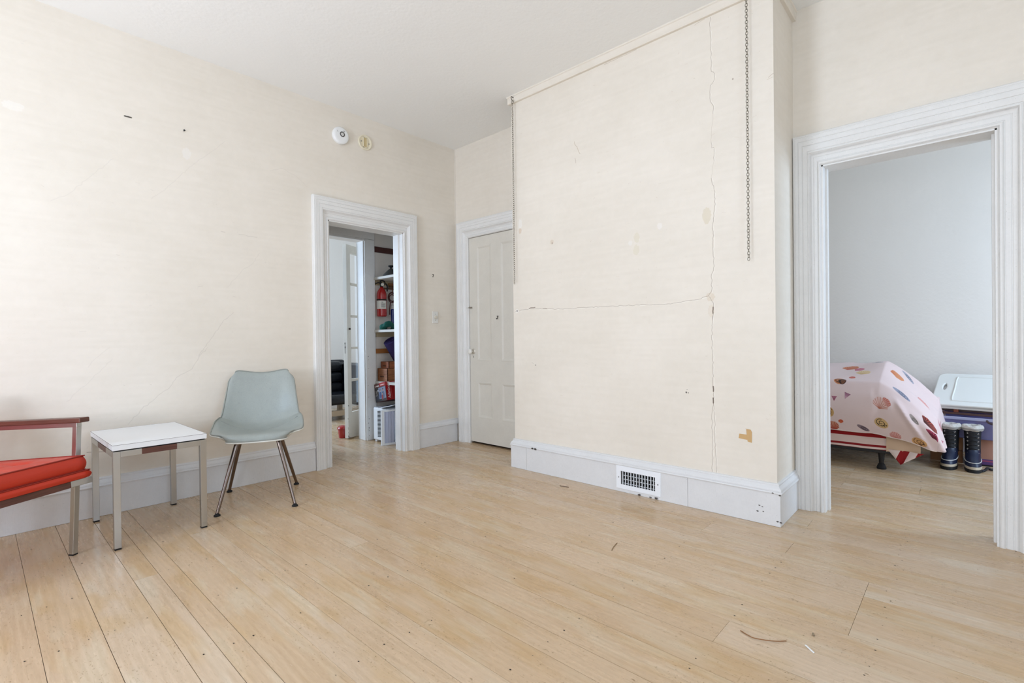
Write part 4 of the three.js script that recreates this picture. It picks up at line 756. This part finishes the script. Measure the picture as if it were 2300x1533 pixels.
// what shows of the room beyond the hall
{
  const t = thing('red_pail', 'small shiny red plastic pail with a rim on the floor behind the glazed door', 'pail', [-4.972, 0, -2.682]), rp = M(0xa3120f, 0.2, { clearcoat: 0.5 });
  mesh('pail_body', lathe([[0, 0], [0.036, 0], [0.039, 0.006], [0.052, 0.098], [0.058, 0.1], [0.058, 0.106], [0.05, 0.107], [0.047, 0.1], [0.036, 0.008], [0, 0.008]], 36), rp, t);
  mesh('pail_lid', lathe([[0.056, 0.107], [0.05, 0.118], [0.034, 0.13], [0.014, 0.136], [0, 0.137]], 32), rp, t);
  mesh('pail_lug', box(-0.012, 0.012, 0.094, 0.104, 0.054, 0.074, 0.003).rotateY(0.6), rp, t);
}
{
  const t = thing('leather_sofa', 'black tufted leather sofa on a pale base in the room beyond the hall', 'sofa', [-6.35, 0, -3.02]), lt = M(0x12141a, 0.32, { bumpMap: plasterBump, bumpScale: 0.01 });
  mesh('back_frame', box(-0.42, -0.28, 0.18, 0.775, -0.62, 0.75, 0.04), lt, t);
  for (let k = 0; k < 3; k++) for (let q = 0; q < 3; q++) mesh('back_cushion', box(-0.30, -0.12, 0.32 + q * 0.145, 0.47 + q * 0.145, -0.50 + k * 0.40, -0.11 + k * 0.40, 0.06), lt, t);
  mesh('seat_cushion', box(-0.2, 0.28, 0.2, 0.34, -0.5, 0.72, 0.05), lt, t);
  mesh('side_arm', box(-0.4, 0.28, 0.16, 0.74, -0.62, -0.5, 0.04), lt, t);
  const bm = M(0xb9a58c, 0.5); mesh('base_rail', box(0.22, 0.27, 0.06, 0.13, -0.6, 0.72, 0.004), bm, t);
  for (const z of [-0.56, 0.66]) for (const x of [-0.36, 0.24]) mesh('base_leg', box(x - 0.03, x + 0.03, 0, 0.2, z - 0.03, z + 0.03, 0.004), bm, t);
}

// ---------------------------------------------------------------- the bedroom
{
  const t = thing('bed', 'low bed with black frame and wheeled legs in the bedroom, hidden by its covers', 'bed', [-1.35, 0, -5.18]);
  const fr = M(0x151314, 0.5);
  mesh('side_rail', box(-1.1, 0.92, 0.125, 0.16, 0.40, 0.43, 0.003), fr, t); mesh('side_rail', box(-1.1, 0.92, 0.125, 0.16, -0.47, -0.44, 0.003), fr, t);
  mesh('end_rail', box(0.89, 0.92, 0.125, 0.16, -0.44, 0.40, 0.003), fr, t); mesh('end_rail', box(-1.1, -1.07, 0.125, 0.16, -0.44, 0.40, 0.003), fr, t);
  for (const [x, z] of [[0.855, 0.405], [0.855, -0.42], [-1.03, 0.405], [-1.03, -0.42]]) {
    const l = mesh('leg', rod([x, 0.045, z], [x, 0.126, z], 0.016, 0.022, 14), fr, t);
    mesh('wheel', [lathe([[0, 0], [0.03, 0.002], [0.032, 0.01], [0.024, 0.034], [0.016, 0.046], [0, 0.046]], 20).translate(x, 0, z)], rubber, l);
  }
  mesh('mattress', box(-1.12, 0.90, 0.16, 0.56, -0.46, 0.425, 0.05), M(0xd8d2cc, 0.8), t);
}
{ // striped sheet that hangs below the printed cover
  const stripes = canvasTex(64, 512, (c, w, h) => { c.fillStyle = '#ead2c8'; c.fillRect(0, 0, w, h); c.fillStyle = '#9c0a10'; c.fillRect(0, 0, w, h * 0.42); c.fillStyle = '#e6ccc2'; c.fillRect(0, h * 0.42, w, h * 0.37); c.fillStyle = '#8e1018'; c.fillRect(0, h * 0.79, w, h * 0.11); });
  const t = thing('striped_sheet', 'red and white striped sheet hanging below the shell print cover on the bed', 'sheet', [0, 0, 0]), sm2 = M(0xffffff, 0.85, { map: stripes });
  const rows = []; for (let i = 0; i <= 10; i++) { const r = []; for (let j = 0; j <= 60; j++) { const x = mix(-2.42, -0.455, j / 60), f = i / 10; r.push([x, mix(0.152 + 0.006 * pn(j * 0.25, 1, 99, 9, 401), 0.31, f), -4.742 + 0.006 * pn(j * 0.3, i * 0.2, 99, 9, 403), j / 6, f]); } rows.push(r); }
  mesh('side_panel', [smooth(rows), box(-2.42, -0.46, 0.15, 0.30, -4.752, -4.746)], sm2, t);
  const cream = M(0xd9b99c, 0.9); const rows2 = [];
  for (let i = 0; i <= 10; i++) { const r = []; for (let j = 0; j <= 24; j++) { const f = i / 10, g = j / 24, x = mix(-0.46, -0.255, g); r.push([x, mix(0.148 + 0.004 * Math.sin(j), 0.31, f), -4.733 + 0.02 * g * Math.sin(g * 7 + f) * (1 - f) + 0.01 * (1 - f), g, f]); } rows2.push(r); }
  mesh('tan_corner', [smooth(rows2), box(-0.46, -0.27, 0.16, 0.30, -4.765, -4.757)], cream, t).userData.label = 'plain tan corner of the sheet';
  const tipTex = canvasTex(256, 256, (c, w, h) => { c.fillStyle = '#e8d2ca'; c.fillRect(0, 0, w, h); c.fillStyle = '#960c12'; for (const [a, b] of [[0.25, 0.5], [0.72, 0.92]]) { c.beginPath(); c.moveTo(w * a, 0); c.lineTo(w * b, 0); c.lineTo(w * (b + 0.12), h); c.lineTo(w * (a + 0.12), h); c.fill(); } });
  const T0 = [-0.455, 0.17, -4.728], T1 = [-0.235, 0.165, -4.71], T2 = [-0.372, 0.066, -4.70], rows3 = [];
  for (let i = 0; i <= 10; i++) { const r = []; for (let j = 0; j <= 14; j++) { const f = i / 10, g = j / 14, a = T0.map((c, k) => mix(c, T2[k], f)), b = T1.map((c, k) => mix(c, T2[k], f)), p = a.map((c, k) => mix(c, b[k], g)); p[2] += 0.012 * Math.sin(g * 9) * (1 - f * 0.5); r.push([...p, g * (1 - f) + f * 0.45, f]); } rows3.push(r); }
  mesh('hanging_tip', smooth(rows3), M(0xffffff, 0.85, { map: tipTex }), t).userData.label = 'pointed corner with slanting red stripes';
}
{ // the cover printed with sea shells, heaped over folded bedding
  const SW = 2.6, VH = 1.5;
  const print = canvasTex(2048, 1182, (c, w, h) => {
    c.fillStyle = '#efe2de'; c.fillRect(0, 0, w, h);
    for (let k = 0; k < 5200; k++) { c.fillStyle = `rgba(${190 + 40 * rnd() | 0},${150 + 40 * rnd() | 0},${140 + 40 * rnd() | 0},${rr(0.03, 0.09)})`; c.fillRect(rnd() * w, rnd() * h, rr(3, 16), rr(1, 3)); }
    const K = w / SW, at = (s, v) => [s * K, h - v * K];
    const scallop = (s, v, r, rot, fill, lines, ridges = 11, lw = 2) => { const [x, y] = at(s, v); c.save(); c.translate(x, y); c.rotate(rot); const R = r * K; c.fillStyle = fill; c.beginPath(); c.moveTo(0, R * 0.9); for (let k = 0; k <= ridges; k++) { const a = Math.PI * (1.12 - 1.24 * k / ridges), q = R * (1 + (k % 2 ? 0.05 : -0.03)); c.lineTo(Math.cos(a) * q, -Math.sin(a) * q * 0.9); } c.closePath(); c.fill(); c.strokeStyle = lines; c.lineWidth = lw; for (let k = 0; k <= ridges; k++) { const a = Math.PI * (1.08 - 1.16 * k / ridges); c.beginPath(); c.moveTo(0, R * 0.85); c.lineTo(Math.cos(a) * R * 0.97, -Math.sin(a) * R * 0.87); c.stroke(); } c.restore(); };
    const snail = (s, v, r, rot, fill, ink) => { const [x, y] = at(s, v); c.save(); c.translate(x, y); c.rotate(rot); const R = r * K; c.fillStyle = fill; c.beginPath(); c.ellipse(0, 0, R * 1.05, R * 0.85, 0, 0, 7); c.fill(); c.strokeStyle = ink; c.lineWidth = 3; c.beginPath(); for (let k = 0; k < 60; k++) { const a = k / 60 * 11, q = R * (0.12 + 0.72 * k / 60); c.lineTo(Math.cos(a) * q, Math.sin(a) * q * 0.8); } c.stroke(); for (let k = 0; k < 16; k++) { const a = rr(-0.6, 2.4), q = R * rr(0.45, 0.95); c.beginPath(); c.moveTo(Math.cos(a) * q * 0.75, Math.sin(a) * q * 0.6); c.lineTo(Math.cos(a + 0.1) * q, Math.sin(a + 0.1) * q * 0.8); c.stroke(); } c.restore(); };
    const mussel = (s, v, a, b, rot, fill, ink) => { const [x, y] = at(s, v); c.save(); c.translate(x, y); c.rotate(rot); c.fillStyle = fill; c.beginPath(); c.ellipse(0, 0, a * K, b * K, 0, 0, 7); c.fill(); c.strokeStyle = ink; c.lineWidth = 2; for (let k = 1; k < 5; k++) { c.beginPath(); c.ellipse(-a * K * 0.12 * k, 0, a * K * (1 - 0.17 * k), b * K * (1 - 0.18 * k), 0, -1.4, 1.4); c.stroke(); } c.restore(); };
    const cone = (s, v, r, rot, fill, ink) => { const [x, y] = at(s, v), R = r * K; c.save(); c.translate(x, y); c.rotate(rot); c.fillStyle = fill; c.beginPath(); c.moveTo(0, R); c.lineTo(-R * 0.8, -R * 0.6); c.lineTo(R * 0.8, -R * 0.6); c.fill(); c.strokeStyle = ink; c.lineWidth = 2; for (let k = 0; k < 5; k++) { c.beginPath(); c.moveTo(-R * 0.6 + k * R * 0.3, -R * 0.5); c.lineTo(0, R * 0.8); c.stroke(); } c.restore(); };
    const X = (x) => x + 2.42;
    // the prints that show, where the photograph has them
    snail(X(-0.485), 0.09, 0.042, 0.3, '#d9bd84', '#3a3020'); scallop(X(-0.49), 0.235, 0.05, 0.2, '#ead0c8', '#c07860', 9, 2); scallop(X(-0.455), 0.262, 0.03, 0.9, '#c9796a', '#e9c8bc', 7);
    scallop(X(-0.748), 0.07, 0.017, 0, '#c04a28', '#d8764e', 6); snail(X(-0.83), 0.14, 0.04, 1.2, '#d2b070', '#6a3a20'); scallop(X(-0.81), 0.02, 0.05, -0.3, '#d8a88c', '#b03a28', 13, 3);
    mussel(X(-0.60), 0.035, 0.045, 0.014, 0.5, '#8f8088', '#4a3e46'); cone(X(-0.71), 0.275, 0.028, 0.4, '#8c5a74', '#d8b0c0'); cone(X(-0.795), 0.25, 0.024, 0, '#c890a0', '#9a5a70');
    snail(X(-0.765), 0.385, 0.038, 0.1, '#cf8a5c', '#2a2018'); mussel(X(-0.745), 0.38, 0.026, 0.028, 0.2, '#3a2c24', '#c08050'); scallop(X(-0.69), 0.45, 0.022, 0, '#c75a44', '#e09080', 7);
    scallop(X(-0.74), 0.70, 0.06, 0.3, '#d98a4c', '#c45a3a', 11, 3); scallop(X(-0.67), 0.64, 0.04, 0.8, '#dc90a0', '#c05a70', 9, 3); mussel(X(-0.56), 0.80, 0.045, 0.03, 0.4, '#d8d4d4', '#3c3c44'); scallop(X(-0.63), 0.55, 0.05, 0.2, '#ecd9a8', '#d0b070', 11, 2);
    scallop(X(-0.42), 0.66, 0.05, 1.2, '#e2a06c', '#cf7c4c', 11, 3); mussel(X(-0.36), 0.80, 0.05, 0.018, 0.7, '#aab0bc', '#4c5464'); mussel(X(-0.37), 0.40, 0.055, 0.02, 0.2, '#9aa2b4', '#454e60'); mussel(X(-0.29), 0.24, 0.04, 0.02, 1.0, '#a8a098', '#4a4640');
    scallop(X(-0.2), 0.33, 0.055, 0.8, '#a84a3c', '#4a1a16', 13, 3); scallop(X(-0.16), 0.2, 0.065, 0.5, '#c2566c', '#6a1a30', 15, 4); scallop(X(-0.25), 0.56, 0.045, 1.0, '#e6b0a8', '#cf8078', 9, 2); scallop(X(-0.12), 0.50, 0.045, 0.2, '#e0a0a8', '#c06a78', 9, 2);
    snail(X(-0.26), 0.035, 0.045, -0.6, '#dfb478', '#5a3c28'); scallop(X(-0.4), 0.02, 0.035, 0.1, '#e4b8b0', '#bc6a60', 9, 2); scallop(X(-0.06), 0.62, 0.06, 0.4, '#b0485c', '#7a1e34', 13, 3); cone(X(-0.02), 0.42, 0.03, 1, '#d8a0a8', '#a86070');
    for (let k = 0; k < 70; k++) { const s = rr(0.05, 1.5), v = rr(0.03, 1.45), q = k % 4; if (q === 0) scallop(s, v, rr(0.025, 0.055), rr(0, 6), '#d98a6c', '#b0503c'); else if (q === 1) snail(s, v, rr(0.025, 0.04), rr(0, 6), '#d8ba80', '#3a3020'); else if (q === 2) mussel(s, v, 0.045, 0.016, rr(0, 3), '#98a0b0', '#454e60'); else cone(s, v, 0.026, rr(0, 6), '#b880a0', '#7a4a60'); }
  });
  const t = thing('bedspread', 'pale pink bedspread printed with orange and brown sea shells, heaped on the bed', 'bedspread', [0, 0, 0]);
  const xs = []; for (let k = 0; k <= 36; k++) xs.push(mix(-2.42, -0.56, k / 36)); for (let k = 1; k <= 46; k++) xs.push(mix(-0.56, -0.165, k / 46));
  const drop = 14, V0 = 56, rows = [];
  // near hem, mid side, crease, slope, ridge, far crease, far side: (v, y, z) along the bed
  const A = [[0, 0.286, -4.700], [0.19, 0.475, -4.712], [0.36, 0.648, -4.752], [0.46, 0.70, -4.85], [0.80, 0.775, -5.22], [1.1, 0.77, -5.50], [1.28, 0.60, -5.64], [1.5, 0.36, -5.66]];
  // the same line at the foot of the bed, where everything has sunk and spread
  const B = [[0, 0.205, -4.690], [0.19, 0.30, -4.690], [0.36, 0.345, -4.72], [0.46, 0.385, -4.82], [0.80, 0.47, -5.18], [1.1, 0.47, -5.46], [1.28, 0.455, -5.60], [1.5, 0.40, -5.70]];
  const line = (L) => new THREE.CatmullRomCurve3(L.map(([v, y, z]) => V(v, y, z)), false, 'catmullrom', 0.5), ca = line(A), cb = line(B);
  xs.forEach((x, i) => {
    const r = [], e = Math.min(1, Math.max(0, (x + 0.50) / 0.335)), ee = e * (0.55 + 0.45 * e), bump = x > -1.0 ? 0.04 * Math.exp(-((x + 0.53) ** 2) / 0.02) : 0;
    for (let j = 0; j <= V0; j++) {
      const f = j / V0, p = ca.getPoint(f), q = cb.getPoint(f), v = mix(p.x, q.x, ee);
      let y = mix(p.y, q.y, ee), z = mix(p.z, q.z, ee);
      const onTop = sm(0.33, 0.5, v) * (1 - sm(1.05, 1.25, v)), side = 1 - sm(0.28, 0.4, v);
      y += onTop * (0.02 * (fbm(x * 5 + 20, v * 6, 99, 99, 411) - 0.5) + bump * Math.exp(-((v - 0.8) ** 2) / 0.06));
      const fold = Math.abs(((x + 0.43) * 0.55 + (0.36 - v)) * 0.87), ray = Math.exp(-((((x + 0.42) - (0.36 - v) * 0.62)) ** 2) / 0.0007) * side;
      z += side * (0.030 * (fbm(x * 7 + 30, v * 4, 99, 99, 415) - 0.4) + 0.026 * Math.sin(v / 0.36 * Math.PI) * (0.4 + 0.6 * sm(-0.9, -0.5, x))) + 0.022 * ray * sm(0, 0.1, 0.36 - v);
      y += 0.012 * Math.exp(-((v - 0.37) ** 2) / 0.0006) * (0.5 + pn(x * 6 + 40, 2, 99, 9, 417)) * (1 - e);
      y += e * 0.026 * Math.sin(v * 15 + 1) * sm(0.3, 0.5, v) + e * 0.02 * Math.sin(v * 31) * sm(0.45, 0.6, v);
      y -= side * (1 - f) * 0.0 + (v < 0.12 ? 0.012 * pn(x * 9 + 50, 3, 99, 9, 419) * (1 - v / 0.12) : 0);
      r.push([x, y, z, (x + 2.42) / SW, v / VH]);
    }
    rows.push(r);
  });
  const last = rows[rows.length - 1];
  for (let k = 1; k <= drop; k++) { // the end of the cover falls in loose folds
    const f = k / drop; rows.push(last.map(([x, y, z, u, v], j) => { const w = j / V0, floor = 0.19 + 0.05 * pn(w * 9, 1, 99, 9, 421), d = Math.max(0, y - floor), wave = 0.024 * Math.sin(w * 30 + 0.6) * f; return [x + 0.03 * Math.sin(f * 1.4) + wave * (0.6 + 0.4 * f), y - d * f, z + 0.012 * Math.cos(w * 27) * f, u + f * 0.2 / SW, v]; }));
  }
  const cloth = M(0xf0e2e0, 0.9, { map: print, sheen: 0.3, sheenColor: new THREE.Color(0xffffff), sheenRoughness: 0.8 });
  mesh('cover', smooth(rows), cloth, t);
  const fl = [], F = (a, b) => { const p = [-0.2, 0.50, -5.38], q = [-0.085, 0.515, -5.53], s = [-0.21, 0.55, -5.60]; const m1 = p.map((c, k) => mix(c, q[k], a)), m2 = s.map((c, k) => mix(c, q[k], a)); return m1.map((c, k) => mix(c, m2[k], b)); };
  for (let i = 0; i <= 10; i++) { const r = []; for (let j = 0; j <= 10; j++) { const p = F(i / 10, j / 10); p[1] += 0.012 * Math.sin(j * 0.9) * (1 - i / 10) - 0.03 * (i / 10) ** 2; r.push([...p, 0.83 + i * 0.006, 0.33 + j * 0.005]); } fl.push(r); }
  mesh('corner_flap', smooth(fl), cloth, t);
  const hem = []; for (let k = 0; k <= 40; k++) { const i = Math.min(rows.length - 1, Math.round(k / 40 * (xs.length - 1))); hem.push(rows[i][0].slice(0, 3)); }
  mesh('hem', tube(hem, 0.004, 6, 200), M(0xe4cfc4, 0.9), t);
}
// boxes, bin and tray beside the foot of the bed
{
  const kraft = M(0x9a6a44, 0.8, { bumpMap: paintBump, bumpScale: 0.0008 });
  const t1 = thing('cardboard_box', 'brown cardboard box on the floor left of the fur boots, under the plastic bin', 'box', [-0.12, 0, -5.52]);
  mesh('carton', box(-0.11, 0.09, 0, 0.1, -0.17, 0.13, 0.002), M(0x8a5c38, 0.8), t1); mesh('lid', box(-0.112, 0.092, 0.102, 0.21, -0.172, 0.132, 0.002), kraft, t1);
  const txt = canvasTex(512, 256, (c, w, h) => { c.fillStyle = '#b07f6c'; c.fillRect(0, 0, w, h); c.fillStyle = '#5a3a34'; c.font = 'bold 54px serif'; c.fillText('Gene', 250, 100); c.fillRect(256, 124, 130, 8); c.fillRect(256, 142, 90, 8); c.fillStyle = '#5c3c74'; c.fillRect(0, 200, w, 56); c.fillStyle = '#a24a68'; c.fillRect(60, 212, 160, 14); });
  const t2 = thing('cardboard_box', 'pinkish printed cardboard box on the floor behind the right boot', 'box', [0.22, 0, -5.5]);
  mesh('carton', box(-0.22, 0.22, 0.012, 0.21, -0.16, 0.13, 0.002), M(0x9c6c58, 0.8), t2);
  const pg = new THREE.PlaneGeometry(0.44, 0.196); pg.translate(0, 0.111, 0.1306); mesh('printed_side', flatten(pg), M(0xffffff, 0.6, { map: txt }), t2);
  mesh('base_tray', box(-0.22, 0.22, 0, 0.012, -0.16, 0.132), black, t2);
}
{
  const t = thing('storage_bin', 'clear lilac plastic storage bin with a handle, packed behind the boots', 'bin', [0.1, 0.212, -5.53], -0.05);
  const cl = M(0xb4b2e0, 0.22, { transmission: 0.72, thickness: 0, ior: 1.4 }), hx = 0.32, hz = 0.19, h = 0.165;
  mesh('bin_wall', box(-hx, hx, 0, h, hz - 0.003, hz), cl, t); mesh('bin_wall', box(-hx, hx, 0, h, -hz, -hz + 0.003), cl, t); mesh('bin_wall', box(-hx, -hx + 0.003, 0, h, -hz, hz), cl, t); mesh('bin_wall', box(hx - 0.003, hx, 0, h, -hz, hz), cl, t);
  mesh('bin_floor', box(-hx, hx, 0, 0.004, -hz, hz), M(0x6c6a90, 0.5), t);
  mesh('rim', sweepPlan([[-hx, hz], [hx, hz], [hx, -hz], [-hx, -hz], [-hx, hz]], [[-0.004, h - 0.022], [0.010, h - 0.022], [0.013, h - 0.018], [0.013, h - 0.002], [0.009, h + 0.001], [-0.004, h + 0.001]], -1), M(0xb9b9d6, 0.35, { transmission: 0.3, thickness: 0 }), t);
  mesh('handle', tube([[0.02, h - 0.012, hz + 0.012], [0.04, h - 0.03, hz + 0.03], [0.1, h - 0.036, hz + 0.036], [0.16, h - 0.03, hz + 0.03], [0.18, h - 0.012, hz + 0.012]], 0.007, 8), M(0x3a2624, 0.4), t);
  tagged('green_ball', new THREE.SphereGeometry(0.055, 28, 20).translate(-0.12, 0.275, -5.45), M(0x2f9a5c, 0.4), 'green ball inside the clear storage bin', 'ball');
  tagged('blue_bag', new THREE.SphereGeometry(0.06, 22, 16).scale(0.9, 0.75, 0.9).translate(-0.005, 0.262, -5.46), M(0x1c2844, 0.6), 'dark blue bundle inside the clear storage bin beside the green ball', 'bundle');
  const t2 = thing('orange_carton', 'orange brown carton inside the clear storage bin', 'box', [0.22, 0.218, -5.5], -0.05);
  mesh('carton', box(-0.17, 0.17, 0, 0.065, -0.12, 0.13, 0.002), M(0xa85c3c, 0.7), t2); mesh('carton_lid', box(-0.172, 0.172, 0.067, 0.118, -0.122, 0.132, 0.002), M(0xb8684a, 0.7), t2);
}
{
  const t = thing('folding_stand', 'dark reddish wooden folding stand lying on the storage bin under the white tray', 'stand', [0.12, 0.392, -5.52], -0.1), dk = M(0x3e1d16, 0.45);
  mesh('slat', box(-0.36, 0.36, 0, 0.018, 0.15, 0.18, 0.003), dk, t); mesh('slat', box(-0.36, 0.36, 0, 0.018, -0.15, -0.12, 0.003), dk, t); mesh('slat', box(-0.34, 0.36, 0.02, 0.036, 0.10, 0.13, 0.003), dk, t);
  mesh('crossbar', box(-0.3, -0.27, 0.018, 0.045, -0.15, 0.17, 0.003), M(0x6a2c1c, 0.5), t); mesh('crossbar', box(0.05, 0.08, 0.018, 0.045, -0.15, 0.17, 0.003), dk, t);
  mesh('crossbar', box(-0.19, -0.16, 0.0, 0.055, 0.12, 0.15, 0.003), M(0x8a4426, 0.5), t);
}
{
  const t = thing('plastic_tray', 'white plastic tray with a handle hole, propped on the storage bin against the bedroom wall', 'tray', [0.14, 0.452, -5.35], -0.12), wp = M(0xe6e5df, 0.35);
  const s = new THREE.Shape(), w = 0.36, d = 0.44, r = 0.06;
  s.moveTo(-w + r, 0); s.lineTo(w - r, 0); s.quadraticCurveTo(w, 0, w, r); s.lineTo(w, d - r); s.quadraticCurveTo(w, d, w - r, d); s.lineTo(-w + r, d); s.quadraticCurveTo(-w, d, -w, d - r); s.lineTo(-w, r); s.quadraticCurveTo(-w, 0, -w + r, 0);
  const hp = new THREE.Path(); hp.absellipse(-w + 0.055, d * 0.56, 0.020, 0.055, 0, Math.PI * 2, true); s.holes.push(hp);
  const T = (g) => g.rotateX(-Math.PI / 2 + 0.53);
  mesh('tray_body', T(flatten(new THREE.ExtrudeGeometry(s, { depth: 0.018, bevelEnabled: true, bevelSize: 0.008, bevelThickness: 0.008, bevelSegments: 3, curveSegments: 10 }))), wp, t);
  const ring = []; for (const [a, b, c, e] of [[-w + 0.12, 0.05, w - 0.05, 0.05], [w - 0.05, 0.05, w - 0.05, d - 0.045], [w - 0.05, d - 0.045, -w + 0.12, d - 0.045], [-w + 0.12, d - 0.045, -w + 0.12, 0.05]]) for (const f of [0.06, 0.5, 0.94]) ring.push([mix(a, c, f), mix(b, e, f), 0.0265]);
  mesh('raised_border', T(tube(ring, 0.006, 8, 120, true)), wp, t);
  mesh('front_lip', T(box(-w + 0.05, w - 0.05, -0.008, 0.012, -0.02, 0.02, 0.006)), wp, t);
}
function boot(label, x, z, turn) {
  const t = thing('winter_boot', label, 'boot', [x, 0, z], turn, 'pair of winter boots beside the bed');
  const navy = M(0x141c34, 0.42, { bumpMap: paintBump, bumpScale: 0.001 }), dark = M(0x0a0b10, 0.65), beige = M(0xb8a890, 0.6), fur = M(0xd9d2c8, 0.95, { sheen: 0.6, sheenColor: new THREE.Color(0xffffff), bumpMap: plasterBump, bumpScale: 0.03 });
  const outline = (k, y, sc = 1) => { const r = []; for (let i = 0; i < 32; i++) { const a = i / 32 * Math.PI * 2, c = Math.cos(a), s = Math.sin(a), w = (s > 0 ? 0.052 : 0.044) * (1 - 0.12 * Math.max(0, -Math.abs(s - 0.1) + 0.35)); r.push([Math.sign(c) * Math.pow(Math.abs(c), 0.8) * w * sc, y, k + Math.sign(s) * Math.pow(Math.abs(s), 0.85) * 0.146 * sc]); } return r; };
  const cap = (r) => { const c = r.reduce((a, p) => [a[0] + p[0] / r.length, a[1] + p[1] / r.length, a[2] + p[2] / r.length], [0, 0, 0]); return r.map(() => c); };
  const o0 = outline(0, 0), o1 = outline(0, 0.026);
  mesh('sole', quads([cap(o0), o0, o1, cap(o1)], true, 0.7), rubber, t);
  mesh('welt', quads([outline(0, 0.026, 1.005), outline(0, 0.042, 0.985), outline(0, 0.046, 0.95)], true, 0.7), beige, t).userData.label = 'beige rubber band above the sole';
  const ring = (cz, a, b, y) => { const r = []; for (let i = 0; i < 32; i++) { const q = i / 32 * Math.PI * 2; r.push([Math.cos(q) * b, y, cz + Math.sin(q) * a]); } return r; };
  mesh('vamp', smooth([outline(0, 0.044, 0.97), outline(-0.002, 0.06, 0.95), ring(-0.012, 0.126, 0.046, 0.082), ring(-0.032, 0.104, 0.045, 0.105), ring(-0.055, 0.08, 0.045, 0.13), ring(-0.062, 0.07, 0.045, 0.15)], true), navy, t);
  mesh('trim_line', tube(ring(-0.006, 0.135, 0.0475, 0.072).map(([a, y, c]) => [a, y + 0.02 * Math.max(0, (0.06 - c)) / 0.2, c]), 0.0028, 6, 64, true), M(0xd8d4cc, 0.5), t);
  mesh('shaft', smooth([ring(-0.06, 0.074, 0.047, 0.12), ring(-0.066, 0.066, 0.046, 0.16), ring(-0.07, 0.062, 0.047, 0.21), ring(-0.072, 0.064, 0.05, 0.27), ring(-0.074, 0.066, 0.052, 0.30)], true), dark, t);
  const cuff = []; for (let i = 0; i < 40; i++) { const a = i / 40 * Math.PI * 2, r = []; for (let j = 0; j < 12; j++) { const b = j / 12 * Math.PI * 2, q = 0.019 * (0.8 + 0.5 * pn(i * 0.5, j * 0.5, 20, 6, 431)); r.push([Math.cos(a) * (0.046 + q * Math.cos(b)), 0.312 + q * 1.1 * Math.sin(b), -0.074 + Math.sin(a) * (0.06 + q * Math.cos(b))]); } cuff.push(r); }
  cuff.push(cuff[0].map((p) => p.slice()));
  mesh('fur_cuff', smooth(cuff, true), fur, t);
  for (let k = 0; k < 6; k++) { const y = 0.125 + k * 0.03, zf = -0.075 + [0.085, 0.078, 0.073, 0.071, 0.071, 0.072][k]; mesh('lace', tube([[-0.028, y, zf - 0.008], [0, y + 0.008, zf + 0.006], [0.028, y + 0.001, zf - 0.008]], 0.0028, 6), M(0x16161c, 0.7), t); for (const s of [-1, 1]) mesh('eyelet', new THREE.TorusGeometry(0.004, 0.0013, 6, 12).translate(s * 0.03, y, zf - 0.008), chrome, t); }
  return t;
}
boot('left boot of the dark navy pair with white fur cuffs, next to the hanging bedspread', -0.105, -5.19, -0.1);
boot('right boot of the dark navy pair with white fur cuffs, next to the black strap', 0.03, -5.19, 0.02);
tagged('bag_strap', tube([[0.075, 0.006, -5.12], [0.095, 0.012, -5.15], [0.11, 0.02, -5.20], [0.135, 0.012, -5.21], [0.16, 0.014, -5.25], [0.23, 0.01, -5.28]], 0.009, 8), black, 'black strap lying on the bedroom floor beside the right boot', 'strap');
{
  const b = struct('baseboard_bedroom'); mesh('board', box(-2.65, 2.1, 0.001, 0.2, -5.92, -5.90), baseMat, b);
}

scene.add(camera);
renderer.render(scene, camera);
